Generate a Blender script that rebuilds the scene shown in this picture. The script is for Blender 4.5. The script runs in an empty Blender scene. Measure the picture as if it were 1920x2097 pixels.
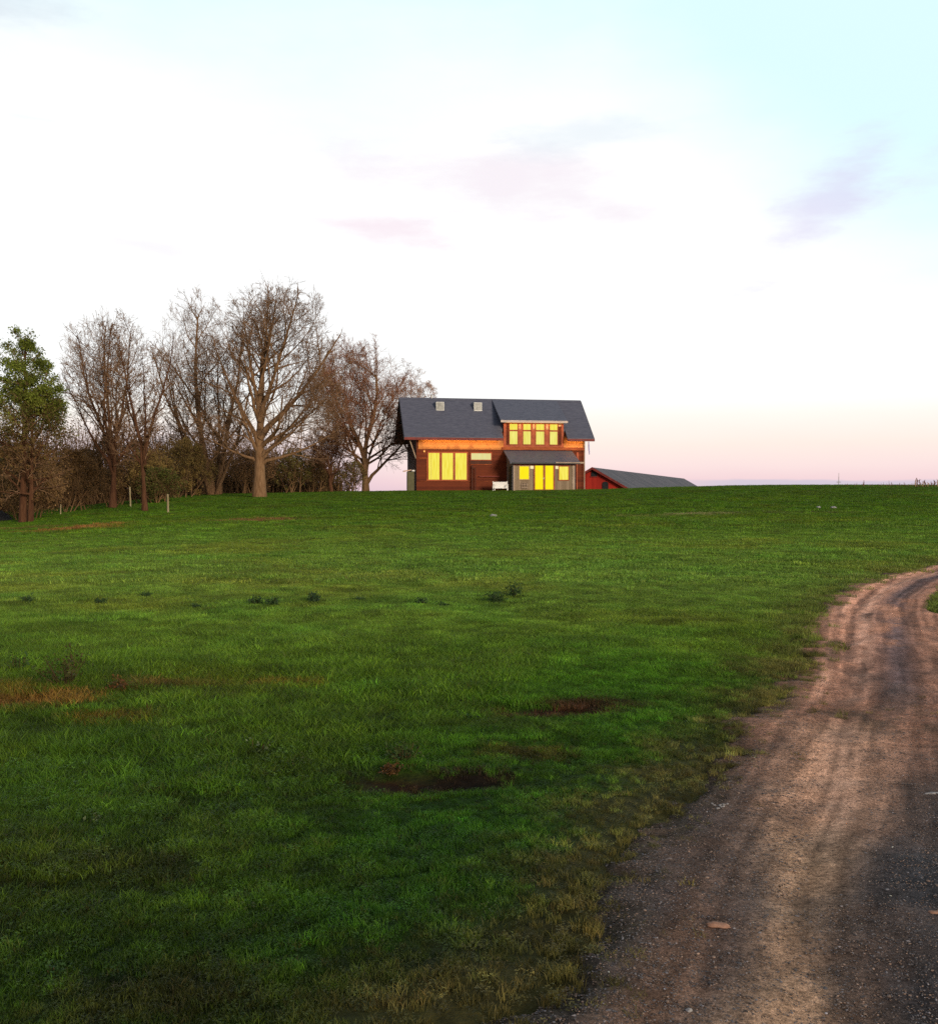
import bpy, math, random
import numpy as np
from mathutils import Vector, Euler

R = math.radians
scene = bpy.context.scene
COL = scene.collection

# ------------------------------------------------------------------ camera
cam_d = bpy.data.cameras.new("camera")
cam = bpy.data.objects.new("camera", cam_d)
COL.objects.link(cam)
cam.location = (0, 0, 1.7)
cam.rotation_euler = (R(90) - math.atan(36.5 / 2000), 0, 0)
cam_d.sensor_fit = 'VERTICAL'
cam_d.sensor_height = 36
cam_d.lens = 36 * 2000 / 2097
cam_d.clip_start = 0.05
cam_d.clip_end = 9000
scene.camera = cam

# ------------------------------------------------------------------ exposure
scene.view_settings.view_transform = 'Standard'
scene.view_settings.look = 'None'
scene.view_settings.exposure = 0
scene.view_settings.gamma = 1
scene.cycles.use_denoising = False
scene.cycles.max_bounces = 6
scene.cycles.diffuse_bounces = 3
scene.cycles.transparent_max_bounces = 6

# ------------------------------------------------------------------ sun
SUN_EL, SUN_AZ = 12.0, 148.0          # low, behind the camera and to its right (azimuth from +Y towards +X)
sd = Vector((math.sin(R(SUN_AZ)) * math.cos(R(SUN_EL)), math.cos(R(SUN_AZ)) * math.cos(R(SUN_EL)), math.sin(R(SUN_EL))))
sun_d = bpy.data.lights.new("sun", 'SUN')
sun_d.energy = 2.8
sun_d.angle = R(14)
sun_d.color = (1.0, 0.84, 0.66)
sun = bpy.data.objects.new("sun", sun_d)
sun.rotation_euler = (-sd).to_track_quat('-Z', 'Y').to_euler()
sun.location = (20, -20, 30)
COL.objects.link(sun)


# ------------------------------------------------------------------ node helper
class NT:
    def __init__(self, tree):
        self.t = tree
        self.t.nodes.clear()

    def n(self, typ, **kw):
        nd = self.t.nodes.new(typ)
        for k, v in kw.items():
            setattr(nd, k, v)
        return nd

    def link(self, a, b):
        self.t.links.new(a, b)

    def val(self, sock, v):
        if isinstance(v, bpy.types.NodeSocket):
            self.link(v, sock)
        else:
            sock.default_value = v

    def math(self, op, a, b=0.0, c=0.0, clamp=False):
        nd = self.n('ShaderNodeMath', operation=op, use_clamp=clamp)
        self.val(nd.inputs[0], a)
        self.val(nd.inputs[1], b)
        self.val(nd.inputs[2], c)
        return nd.outputs[0]

    def smooth(self, x, lo, hi, a=0.0, b=1.0):
        nd = self.n('ShaderNodeMapRange', interpolation_type='SMOOTHSTEP')
        self.val(nd.inputs[0], x)
        for i, v in enumerate((lo, hi, a, b)):
            nd.inputs[1 + i].default_value = v
        return nd.outputs[0]

    def mix(self, f, a, b, blend='MIX'):
        nd = self.n('ShaderNodeMix', data_type='RGBA', blend_type=blend)
        self.val(nd.inputs[0], f)
        for s, v in ((nd.inputs[6], a), (nd.inputs[7], b)):
            if isinstance(v, bpy.types.NodeSocket):
                self.link(v, s)
            else:
                s.default_value = tuple(v) + (1,) if len(v) == 3 else v
        return nd.outputs[2]

    def noise(self, vec, scale, detail=3.0, rough=0.55, dim='3D'):
        nd = self.n('ShaderNodeTexNoise', noise_dimensions=dim)
        if vec is not None:
            self.link(vec, nd.inputs['Vector'])
        nd.inputs['Scale'].default_value = scale
        nd.inputs['Detail'].default_value = detail
        nd.inputs['Roughness'].default_value = rough
        return nd.outputs[0]

    def mapping(self, vec, loc=(0, 0, 0), rot=(0, 0, 0), sc=(1, 1, 1)):
        nd = self.n('ShaderNodeMapping')
        self.link(vec, nd.inputs[0])
        nd.inputs[1].default_value = loc
        nd.inputs[2].default_value = rot
        nd.inputs[3].default_value = sc
        return nd.outputs[0]

    def ramp(self, fac, stops, interp='LINEAR'):
        nd = self.n('ShaderNodeValToRGB')
        cr = nd.color_ramp
        cr.interpolation = interp
        while len(cr.elements) < len(stops):
            cr.elements.new(0.5)
        for e, (p, c) in zip(cr.elements, stops):
            e.position = p
            e.color = tuple(c) + (1,) if len(c) == 3 else c
        self.val(nd.inputs[0], fac)
        return nd.outputs[0]


# ------------------------------------------------------------------ sky
world = bpy.data.worlds.new("World")
scene.world = world
world.use_nodes = True
W = NT(world.node_tree)
wout = W.n('ShaderNodeOutputWorld')
sky = W.n('ShaderNodeTexSky', sky_type='NISHITA')
sky.sun_disc = False
sky.sun_elevation = R(SUN_EL)
sky.sun_rotation = R(SUN_AZ)
bg1 = W.n('ShaderNodeBackground')
bg1.inputs[1].default_value = 0.10
W.link(sky.outputs[0], bg1.inputs[0])
tc = W.n('ShaderNodeTexCoord')
D = tc.outputs['Generated']
sep = W.n('ShaderNodeSeparateXYZ')
W.link(D, sep.inputs[0])
dx, dy, dz = sep.outputs
warp = W.noise(W.mapping(D, sc=(2.2, 2.2, 6.0)), 1.4, 5.0, 0.6)
warp2 = W.noise(W.mapping(D, loc=(3, 1, 7), sc=(3, 3, 11)), 2.0, 6.0, 0.62)
wz = W.math('ADD', dz, W.math('MULTIPLY', W.math('SUBTRACT', warp, 0.5), 0.16))
# horizon colours: pink belt low, peach, then white cloud
hor = W.ramp(W.math('ADD', dz, W.math('MULTIPLY', W.math('SUBTRACT', warp2, 0.5), 0.012)),
             [(0.0, (0.88, 0.64, 0.73)), (0.012, (0.98, 0.72, 0.77)), (0.028, (1.05, 0.83, 0.83)), (0.05, (1.08, 0.92, 0.85)),
              (0.078, (1.10, 1.04, 0.97)), (0.10, (1.14, 1.14, 1.13)), (1.0, (1.14, 1.14, 1.14))])
left = W.smooth(dx, -0.05, -0.25)
lil = W.math('MULTIPLY', left, W.smooth(dz, 0.085, 0.012))
c = W.mix(W.math('MULTIPLY', lil, 0.8), hor, (0.66, 0.54, 0.74))
# low blue-grey bank along the right horizon
bank = W.math('MULTIPLY', W.smooth(W.math('ADD', dz, W.math('MULTIPLY', W.math('SUBTRACT', warp2, 0.5), 0.012)), 0.0145, 0.0115), W.smooth(dx, 0.16, 0.28))
c = W.mix(W.math('MULTIPLY', bank, 0.8), c, (0.66, 0.62, 0.76))
# clear cyan sky opening at the top and over to the right
cy = W.smooth(W.math('ADD', wz, W.math('MULTIPLY', W.math('MAXIMUM', W.math('SUBTRACT', dx, 0.12), 0.0), 0.62)), 0.31, 0.50)
c = W.mix(W.math('MULTIPLY', cy, 0.95), c, (0.80, 1.08, 1.13))


def cloud_patch(c, px, pz, rx, rz, rot, col, k):
    u_ = W.math('SUBTRACT', dx, px)
    v_ = W.math('SUBTRACT', dz, pz)
    ca, sa = math.cos(rot), math.sin(rot)
    a_ = W.math('DIVIDE', W.math('ADD', W.math('MULTIPLY', u_, ca), W.math('MULTIPLY', v_, sa)), rx)
    b_ = W.math('DIVIDE', W.math('SUBTRACT', W.math('MULTIPLY', v_, ca), W.math('MULTIPLY', u_, sa)), rz)
    d_ = W.math('SQRT', W.math('ADD', W.math('MULTIPLY', a_, a_), W.math('MULTIPLY', b_, b_)))
    d_ = W.math('ADD', d_, W.math('MULTIPLY', W.math('SUBTRACT', warp2, 0.5), 4.2))
    m_ = W.math('MULTIPLY', W.smooth(d_, 1.25, -0.25), W.smooth(dy, 0.2, 0.5))
    return W.mix(W.math('MULTIPLY', m_, k * .78), c, col)


c = cloud_patch(c, 0.345, 0.285, 0.105, 0.030, 0.75, (0.78, 0.72, 0.97), 0.8)
c = cloud_patch(c, 0.42, 0.31, 0.06, 0.03, 0.6, (0.80, 0.76, 0.98), 0.6)
c = cloud_patch(c, -0.11, 0.262, 0.13, 0.012, -0.12, (0.99, 0.78, 0.88), 0.75)
c = cloud_patch(c, 0.05, 0.295, 0.15, 0.034, -0.2, (0.97, 0.84, 0.93), 0.75)
c = cloud_patch(c, 0.11, 0.345, 0.09, 0.016, 0.05, (0.83, 0.92, 0.99), 0.7)
c = cloud_patch(c, -0.31, 0.235, 0.08, 0.010, -0.1, (0.97, 0.90, 0.95), 0.6)
c = cloud_patch(c, -0.41, 0.405, 0.08, 0.016, 0.05, (0.72, 0.79, 0.88), 0.75)
c = cloud_patch(c, -0.38, 0.33, 0.05, 0.004, 0.0, (0.86, 0.90, 0.92), 0.5)
# the dusk dome overhead and behind is dimmer than the bright western cloud in front
front = W.smooth(dy, -0.25, 0.55)
dome = W.mix(W.smooth(dz, 0.05, 0.7), (0.62, 0.48, 0.42), (0.30, 0.36, 0.46))
c = W.mix(W.math('MULTIPLY', front, W.smooth(dz, 0.78, 0.52)), dome, c)
bg2 = W.n('ShaderNodeBackground')
W.link(c, bg2.inputs[0])
bg2.inputs[1].default_value = 1.0
mixw = W.n('ShaderNodeMixShader')
mixw.inputs[0].default_value = 0.9
W.link(bg1.outputs[0], mixw.inputs[1])
W.link(bg2.outputs[0], mixw.inputs[2])
W.link(mixw.outputs[0], wout.inputs[0])


# ------------------------------------------------------------------ object helpers
def tag(o, label=None, cat=None, group=None, kind=None):
    if label:
        o['label'] = label
    if cat:
        o['category'] = cat
    if group:
        o['group'] = group
    if kind:
        o['kind'] = kind
    return o


def empty(name, loc, rz=0.0, label=None, cat=None, group=None):
    o = bpy.data.objects.new(name, None)
    o.empty_display_size = 0.2
    COL.objects.link(o)
    o.location = loc
    o.rotation_euler = (0, 0, rz)
    return tag(o, label, cat, group)


def link_mesh(name, verts, faces, mat, parent=None, smooth=False, tint=None):
    me = bpy.data.meshes.new(name)
    if isinstance(verts, np.ndarray):
        nv = len(verts)
        me.vertices.add(nv)
        me.vertices.foreach_set('co', verts.astype(np.float32).ravel())
        k = faces.shape[1]
        nf = len(faces)
        me.loops.add(nf * k)
        me.loops.foreach_set('vertex_index', faces.astype(np.int32).ravel())
        me.polygons.add(nf)
        me.polygons.foreach_set('loop_start', np.arange(0, nf * k, k, dtype=np.int32))
        me.update(calc_edges=True)
        me.validate()
    else:
        me.from_pydata(verts, [], faces)
        me.update()
    if smooth:
        me.polygons.foreach_set('use_smooth', np.ones(len(me.polygons), dtype=bool))
    if tint is not None:
        a = me.attributes.new('tint', 'FLOAT_COLOR', 'POINT')
        t4 = np.ones((len(me.vertices), 4), np.float32)
        t4[:, :3] = tint
        a.data.foreach_set('color', t4.ravel())
    if mat:
        me.materials.append(mat)
    o = bpy.data.objects.new(name, me)
    COL.objects.link(o)
    if parent:
        o.parent = parent
    return o


class MB:
    def __init__(self):
        self.v, self.f = [], []

    def add(self, vs, fs):
        k = len(self.v)
        self.v += [tuple(map(float, p)) for p in vs]
        self.f += [tuple(i + k for i in f) for f in fs]
        return self

    def box(self, x0, x1, y0, y1, z0, z1):
        return self.add([(x0, y0, z0), (x1, y0, z0), (x1, y1, z0), (x0, y1, z0), (x0, y0, z1), (x1, y0, z1), (x1, y1, z1), (x0, y1, z1)],
                        [(3, 2, 1, 0), (4, 5, 6, 7), (0, 1, 5, 4), (1, 2, 6, 5), (2, 3, 7, 6), (3, 0, 4, 7)])

    def prism(self, poly, x0, x1):                       # (y, z) polygon, counter-clockwise seen from +x, extruded along x
        n = len(poly)
        vs = [(x0, y, z) for y, z in poly] + [(x1, y, z) for y, z in poly]
        fs = [tuple(range(n))[::-1], tuple(range(n, 2 * n))]
        fs += [(i, (i + 1) % n, n + (i + 1) % n, n + i) for i in range(n)]
        return self.add(vs, fs)

    def tube(self, p0, p1, r0, r1=None, n=8):
        r1 = r0 if r1 is None else r1
        a, b = Vector(p0), Vector(p1)
        d = (b - a).normalized()
        s = d.orthogonal().normalized()
        t = d.cross(s)
        vs = []
        for p, r in ((a, r0), (b, r1)):
            for i in range(n):
                an = 2 * math.pi * i / n
                vs.append(p + s * (r * math.cos(an)) + t * (r * math.sin(an)))
        fs = [(i, (i + 1) % n, n + (i + 1) % n, n + i) for i in range(n)] + [tuple(range(n))[::-1], tuple(range(n, 2 * n))]
        return self.add(vs, fs)

    def ring(self, x0, x1, z0, z1, w, y0, y1):          # rectangular frame in the x-z plane, butted pieces
        self.box(x0, x1, y0, y1, z1 - w, z1)
        self.box(x0, x1, y0, y1, z0, z0 + w)
        self.box(x0, x0 + w, y0, y1, z0 + w, z1 - w)
        return self.box(x1 - w, x1, y0, y1, z0 + w, z1 - w)

    def build(self, name, mat, parent=None, bevel=0.0, smooth=False):
        o = link_mesh(name, self.v, self.f, mat, parent, smooth)
        if bevel:
            m = o.modifiers.new('bevel', 'BEVEL')
            m.width = bevel
            m.segments = 2
            m.limit_method = 'ANGLE'
        return o


# ------------------------------------------------------------------ noise and terrain
def vnoise(x, y, seed=0):
    xi, yi = np.floor(x).astype(np.int64), np.floor(y).astype(np.int64)
    fx, fy = x - xi, y - yi
    fx, fy = fx * fx * (3 - 2 * fx), fy * fy * (3 - 2 * fy)

    def hsh(a, b):
        n = (a * 374761393 + b * 668265263 + seed * 974711) & 0x7fffffff
        n = ((n ^ (n >> 13)) * 1274126177) & 0x7fffffff
        n = n ^ (n >> 16)
        return (n & 0xffff) / 65535.0
    return (hsh(xi, yi) * (1 - fx) + hsh(xi + 1, yi) * fx) * (1 - fy) + (hsh(xi, yi + 1) * (1 - fx) + hsh(xi + 1, yi + 1) * fx) * fy


def fbm(x, y, seed=0, octv=4, gain=0.5):
    s, a, t = 0.0, 1.0, 0.0
    for k in range(octv):
        s = s + a * vnoise(x * 2 ** k + 17.3 * k, y * 2 ** k - 9.1 * k, seed + k)
        t += a
        a *= gain
    return s / t


def sstep(x, a, b):
    t = np.clip((x - a) / (b - a), 0, 1)
    return t * t * (3 - 2 * t)


AX = [-3, -.6, -.455, -.4, -.364, -.33, -.30, -.26, -.21, -.15, -.1, -.05, 0, .12, .2, .3, 3]
AZ = [-.5, -.4, .12, .55, .92, 1.15, 1.45, 1.66, 1.70, 1.82, 1.89, 1.92, 1.93, 2.0, 2.2, 2.4, 2.4]
SY = [-30, 0, 4, 9, 15, 30, 45, 60, 72, 80, 92]
SZ = [0, 0, -.03, -.05, 0.0, .13, .37, .72, .93, 1, 1.0]


def height(X, Y):
    X, Y = np.asarray(X, float), np.asarray(Y, float)
    a = X / np.maximum(Y, 25.)
    A = sum(np.interp(a + o, AX, AZ) for o in (-.03, -.015, 0, .015, .03)) / 5
    S = sum(np.interp(Y + o, SY, SZ) for o in (-2, -1, 0, 1, 2)) / 5
    d = np.clip(Y - 87, 0, None)
    return A * S - np.minimum(d * .21, 11.5)


def bumps(X, Y):
    near = 1 - sstep(Y, 60, 78)
    return ((fbm(X * .55, Y * .55, 5, 3) - .5) * .10 + (fbm(X * 2.3, Y * 2.3, 9, 2) - .5) * .05) * near


# road: left edge as a path in plan, then offsets to the right
EDGE = np.array([(-3.2, -8.), (-1.9, -3.), (-0.8, 0.3), (0.15, 3.03), (0.5, 3.93), (0.9, 5.01), (1.3, 5.7), (1.84, 6.8), (2.25, 7.78), (2.94, 8.97), (4.04, 11.62),
                 (5.5, 15.19), (6.82, 17.52), (9.18, 20.66), (10.9, 22.5), (14.5, 25.4), (20, 28.2), (28, 30.5), (40, 32)])


def smooth_path(P, n):
    for _ in range(2):
        Q = [P[0]]
        for a, b in zip(P[:-1], P[1:]):
            Q += [.75 * a + .25 * b, .25 * a + .75 * b]
        P = np.array(Q + [P[-1]])
    s = np.r_[0, np.cumsum(np.hypot(*np.diff(P, axis=0).T))]
    # finer spacing near the camera
    tgt = np.concatenate([np.linspace(0, 10, 40, endpoint=False), np.linspace(10, 22, 260, endpoint=False), np.linspace(22, 36, 180, endpoint=False), np.linspace(36, s[-1], 60)])
    return np.c_[np.interp(tgt, s, P[:, 0]), np.interp(tgt, s, P[:, 1])], tgt


PATH, PS = smooth_path(EDGE, 0)
TAN = np.gradient(PATH, axis=0)
TAN /= np.linalg.norm(TAN, axis=1)[:, None]
NRM = np.c_[TAN[:, 1], -TAN[:, 0]]                     # to the right of travel
ROADW = np.interp(PATH[:, 1], [0, 8, 12, 15.3, 18.2, 20.5, 24], [3.6, 3.2, 2.4, 1.5, 1.5, 2.0, 2.3])


def road_st(X, Y):
    """signed distance right of the left road edge, path arc length, road width there"""
    X, Y = np.asarray(X, float).ravel(), np.asarray(Y, float).ravel()
    t, s, w = np.full(X.shape, -99.), np.zeros(X.shape), np.full(X.shape, 2.3)
    sel = np.where((np.abs(X - 15) < 32) & (Y > -9) & (Y < 34))[0]
    P = PATH[::3]
    for ch in np.array_split(sel, max(1, len(sel) // 20000)):
        d2 = (X[ch, None] - P[None, :, 0]) ** 2 + (Y[ch, None] - P[None, :, 1]) ** 2
        k = d2.argmin(1) * 3
        rel = np.c_[X[ch], Y[ch]] - PATH[k]
        t[ch] = (rel * NRM[k]).sum(1)
        far = np.abs((rel * TAN[k]).sum(1)) > 1.5
        t[ch] = np.where(far, -99., t[ch])
        s[ch] = PS[k]
        w[ch] = ROADW[k]
    return t, s, w


# bare or withered patches of the field: x, y, rx, ry, colour, strength
PATCHES = [
    (-17.2, 43.2, 2.2, 2.0, (.30, .125, .035), .95), (-21.5, 46, 3.0, 1.5, (.16, .08, .03), .6),
    (-9.0, 42.6, 1.7, 1.3, (.24, .13, .045), .92), (10.5, 43.8, 1.9, .8, (.30, .25, .12), .7), (7.6, 43, 1.4, .9, (.20, .16, .05), .5), (15, 44, 3, .7, (.10, .09, .03), .5),
    (-4.05, 8.25, .85, .42, (.24, .115, .025), .93), (-2.75, 8.85, .75, .22, (.17, .085, .022), .75), (-2.9, 7.55, .45, .16, (.22, .09, .015), .7), (-1.9, 9.0, .6, .14, (.17, .08, .015), .6),
    (.62, 8.0, .55, .34, (.075, .03, .014), .97), (1.05, 8.3, .5, .18, (.07, .032, .014), .8), (.3, 7.3, .6, .2, (.09, .07, .018), .3),
    (-.40, 6.0, .48, .22, (.060, .024, .010), .97), (-.02, 6.02, .45, .17, (.034, .019, .011), .97), (.35, 6.6, .4, .14, (.10, .055, .016), .7),
    (-1.0, 3.3, .5, .25, (.07, .05, .015), .6), (-1.7, 4.6, .5, .25, (.05, .055, .012), .5),
]


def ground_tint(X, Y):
    ks = [0, 3.5, 6, 9.5, 13, 18, 30, 42, 60, 90]  # distance stops: foreground shade and mid-field sheen painted into the grass colour
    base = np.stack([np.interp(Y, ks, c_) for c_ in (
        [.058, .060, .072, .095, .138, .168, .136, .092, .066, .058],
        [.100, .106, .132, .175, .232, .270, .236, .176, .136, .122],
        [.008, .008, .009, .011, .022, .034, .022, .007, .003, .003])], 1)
    n1 = fbm(X * .33 + 40, Y * .33, 21, 4)
    n2 = fbm(X * .9 + 9, Y * .9 + 4, 31, 4)
    n3 = fbm(X * .18, Y * .75, 41, 4)
    n4 = fbm(X * 3.1, Y * 3.1, 51, 3)
    c_ = base
    k = (sstep(n1, .48, .70) * .55)[:, None]
    c_ = c_ * (1 - k) + k * base * np.array([1.25, .86, .85])          # olive
    k = (sstep(n2, .48, .70) * .6)[:, None]
    c_ = c_ * (1 - k) + k * base * np.array([.80, 1.02, .95])         # cool green
    c_ = c_ * (.80 + .40 * n3)[:, None] * (.84 + .32 * n4)[:, None]
    # lusher strip between the old furrow and the road
    t, s, w = road_st(X, Y)
    lush = sstep(X + .38 * (7 - Y), -.9, .2) * (1 - sstep(Y, 9, 13)) * (t < .3)
    c_ = c_ * (1 - lush[:, None] * .75) + lush[:, None] * .75 * c_ * np.array([.72, 1.12, .85])
    wob = (fbm(X * 2.2, Y * 3.2, 61, 5, .62) - .5) * 1.3
    for (px, py, rx, ry, col, st) in PATCHES:
        d = np.hypot((X - px) / rx, (Y - py) / ry) + wob * 1.5
        k = (1 - sstep(d, .45, 1.2))[:, None] * st
        c_ = c_ * (1 - k) + k * np.array(col) * (.6 + .8 * n4)[:, None]
    # worn yellowish verge, then soil, at the road edge
    k = (sstep(t + wob * .9, -.85, -.05) * (t < 3.8) * .75 * (1 - .5 * sstep(Y, 9, 15)))[:, None]
    c_ = c_ * (1 - k) + k * np.array((.165, .118, .038)) * (.6 + .8 * n4)[:, None]
    return np.clip(c_, .004, .5)


# ------------------------------------------------------------------ materials
def princ(name, rough=0.8, spec=0.3, metal=0.0):
    m = bpy.data.materials.new(name)
    m.use_nodes = True
    T = NT(m.node_tree)
    out = T.n('ShaderNodeOutputMaterial')
    b = T.n('ShaderNodeBsdfPrincipled')
    b.inputs['Roughness'].default_value = rough
    b.inputs['Specular IOR Level'].default_value = spec
    b.inputs['Metallic'].default_value = metal
    T.link(b.outputs[0], out.inputs[0])
    return m, T, b, out


def bump(T, b, h, strength=0.4, dist=0.02):
    nd = T.n('ShaderNodeBump')
    nd.inputs['Strength'].default_value = strength
    nd.inputs['Distance'].default_value = dist
    T.link(h, nd.inputs['Height'])
    T.link(nd.outputs[0], b.inputs['Normal'])


def mat_noise(name, c0, c1, scale=3.0, rough=0.8, spec=0.3, bmp=0.3, sc=(1, 1, 1), dist=0.01, detail=5, metal=0.0, lo=.3, hi=.7):
    m, T, b, out = princ(name, rough, spec, metal)
    tcn = T.n('ShaderNodeTexCoord')
    v = T.mapping(tcn.outputs['Object'], sc=sc)
    n = T.noise(v, scale, detail, .6)
    T.link(T.mix(T.smooth(n, lo, hi), c0, c1), b.inputs['Base Color'])
    if bmp:
        bump(T, b, n, bmp, dist)
    return m


def mat_boards(name, c0, c1, pitch=0.18, vertical=False, rough=0.75, stain=None, gap=.45):
    m, T, b, out = princ(name, rough, .25)
    tcn = T.n('ShaderNodeTexCoord')
    sp = T.n('ShaderNodeSeparateXYZ')
    T.link(tcn.outputs['Object'], sp.inputs[0])
    co = T.math('ADD', sp.outputs[0], sp.outputs[1]) if vertical else sp.outputs[2]
    q = T.math('DIVIDE', co, pitch)
    fr = T.math('FRACT', q)
    idx = T.math('FLOOR', q)
    wn = T.n('ShaderNodeTexWhiteNoise', noise_dimensions='1D')
    T.link(idx, wn.inputs['W'])
    grain = T.noise(T.mapping(tcn.outputs['Object'], sc=(14, 14, 1.2) if vertical else (1.3, 1.3, 16)), 2.0, 6, .65)
    patch = T.noise(tcn.outputs['Object'], .8, 5, .6)
    f_ = T.math('ADD', T.math('MULTIPLY', grain, .55), T.math('MULTIPLY', wn.outputs[0], .30))
    f_ = T.math('ADD', f_, T.math('MULTIPLY', patch, .35))
    c_ = T.mix(T.smooth(f_, .35, .85), c0, c1)
    if stain:
        c_ = T.mix(T.math('MULTIPLY', T.smooth(patch, .48, .64), .8), c_, stain)
    edge = T.smooth(fr, 0.0, .10)
    c_ = T.mix(T.math('MULTIPLY', T.math('SUBTRACT', 1.0, edge), gap), c_, tuple(x * .25 for x in c0))
    T.link(c_, b.inputs['Base Color'])
    hgt = T.math('ADD', T.math('MULTIPLY', fr if not vertical else edge, 1.0), T.math('MULTIPLY', grain, .15))
    bump(T, b, hgt, .5, .02)
    return m


def mat_tint(name, attr_type='GEOMETRY', rough=0.75, grain=0.0, gscale=60., spec=.2, transl=0.0, bmp=0.0, gdist=.02, vary=None):
    m, T, b, out = princ(name, rough, spec)
    at = T.n('ShaderNodeAttribute', attribute_name='tint', attribute_type=attr_type)
    c_ = at.outputs['Color']
    geo = T.n('ShaderNodeNewGeometry')
    if grain:
        n = T.noise(geo.outputs['Position'], gscale, 5, .7)
        c_ = T.mix(1.0, c_, T.ramp(n, [(.25, (1 - grain,) * 3), (.75, (1 + grain,) * 3)]), 'MULTIPLY')
        if bmp:
            bump(T, b, n, bmp, gdist)
    if vary:
        n = T.noise(geo.outputs['Position'], vary[0], 3, .6)
        c_ = T.mix(1.0, c_, T.ramp(n, [(.3, (vary[1],) * 3), (.7, (vary[2],) * 3)]), 'MULTIPLY')
    T.link(c_, b.inputs['Base Color'])
    if transl:
        tr = T.n('ShaderNodeBsdfTranslucent')
        T.link(c_, tr.inputs[0])
        mx = T.n('ShaderNodeMixShader')
        mx.inputs[0].default_value = transl
        T.link(b.outputs[0], mx.inputs[1])
        T.link(tr.outputs[0], mx.inputs[2])
        T.link(mx.outputs[0], out.inputs[0])
    return m


def mat_lit(name, c0, c1, strength=1.0, scale=1.3):
    m = bpy.data.materials.new(name)
    m.use_nodes = True
    T = NT(m.node_tree)
    out = T.n('ShaderNodeOutputMaterial')
    tcn = T.n('ShaderNodeTexCoord')
    n = T.noise(T.mapping(tcn.outputs['Object'], sc=(7.0, 1, .6)), scale, 3, .6)
    e = T.n('ShaderNodeEmission')
    T.link(T.mix(T.smooth(n, .3, .7), c0, c1), e.inputs[0])
    e.inputs[1].default_value = strength
    gl = T.n('ShaderNodeBsdfGlossy')
    gl.inputs['Roughness'].default_value = .08
    fr = T.n('ShaderNodeFresnel')
    mx = T.n('ShaderNodeMixShader')
    T.link(T.math('MULTIPLY', fr.outputs[0], .4), mx.inputs[0])
    T.link(e.outputs[0], mx.inputs[1])
    T.link(gl.outputs[0], mx.inputs[2])
    T.link(mx.outputs[0], out.inputs[0])
    return m


M = {}
M['soil'] = mat_tint('field_soil', 'GEOMETRY', .95, .55, 26., .05, 0, .6, .03, vary=(3.0, .75, 1.2))
M['grass'] = mat_tint('grass_blade', 'INSTANCER', .55, 0, 1, .25, .30)
M['road'] = mat_tint('packed_gravel', 'GEOMETRY', .95, .90, 150., .08, 0, 1.0, .016, vary=(44., .52, 1.45))
M['pebble'] = mat_tint('gravel_stone', 'INSTANCER', .9, .25, 140., .15)
M['siding'] = mat_boards('red_siding', (.092, .016, .005), (.175, .035, .010), .2)
M['siding_side'] = mat_boards('weathered_gable_siding', (.060, .022, .014), (.10, .035, .02), .2, True)  # upright boards, darker and browner than the front siding
M['cedar'] = mat_boards('bare_cedar', (.36, .12, .030), (.62, .27, .075), .24, False, .7, (.30, .10, .03), .35)
M['frame'] = mat_noise('red_trim', (.30, .055, .016), (.44, .10, .03), 3, .6, .3, .1)
M['belt'] = mat_noise('belt_board', (.24, .05, .015), (.42, .11, .032), 1.4, .7, .2, .1, (1, 1, 4))
M['palewood'] = mat_noise('pale_wood', (.48, .26, .12), (.60, .38, .2), 2, .7, .2, .1)
M['rail'] = mat_noise('grey_trim', (.34, .25, .18), (.46, .36, .27), 2, .7, .2, .1)
M['roof'] = mat_noise('slate_roof', (.075, .078, .105), (.115, .118, .15), 2.2, .55, .35, .25, (1, 4, 4), .02)
M['fascia'] = mat_noise('dark_red_fascia', (.16, .025, .02), (.24, .04, .03), 3, .6, .3, 0)
M['drip'] = mat_noise('pale_drip_edge', (.50, .40, .34), (.62, .5, .42), 3, .5, .3, 0)
M['porch'] = mat_boards('weathered_porch_boards', (.20, .145, .09), (.33, .25, .165), .16, True, .8)
M['porch_side'] = mat_boards('grey_porch_boards', (.105, .10, .105), (.15, .145, .15), .16, True, .8)
M['darkdoor'] = mat_noise('dark_green_door', (.025, .03, .018), (.05, .055, .03), 3, .6, .3, .1)
M['metal'] = mat_noise('galvanised_metal', (.30, .31, .30), (.45, .46, .44), 8, .45, .5, .2, metal=.4)
M['skyglass'] = mat_noise('skylight_glass', (.20, .21, .19), (.36, .37, .34), 3, .25, .6, 0)
M['lit'] = mat_lit('lit_window', (.86, .70, .05), (1.0, .89, .14))
M['lit_green'] = mat_lit('lit_window_blind', (.78, .70, .11), (.94, .86, .22))
M['lit_pale'] = mat_lit('lit_transom', (.80, .74, .34), (.78, .68, .26))
M['lit_gold'] = mat_lit('lit_doorway', (1.0, .80, .004), (1.0, .88, .012))
M['lamp'] = mat_lit('lamp_glass', (1.0, .82, .42), (1.0, .86, .5), 1.0)
M['bulb'] = mat_lit('warm_bulb', (1.0, .42, .10), (1.0, .5, .14), 1.4)
M['white'] = mat_noise('white_paint', (.72, .72, .68), (.80, .80, .77), 4, .5, .3, .05)
M['olive'] = mat_noise('olive_plastic', (.075, .07, .028), (.11, .10, .042), 3, .6, .3, .1)
M['plank'] = mat_noise('pinkish_plank', (.55, .36, .26), (.66, .46, .34), 4, .7, .2, .1)
M['lilac'] = mat_noise('lilac_cloth', (.42, .40, .70), (.52, .50, .80), 4, .8, .1, 0)
M['barnred'] = mat_boards('barn_red_boards', (.34, .020, .012), (.48, .032, .018), .25, True, .8)
M['barnroof'] = mat_noise('barn_roof', (.050, .042, .050), (.098, .080, .086), .35, .7, .2, .1, (1, 1, 1), detail=7)
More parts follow.
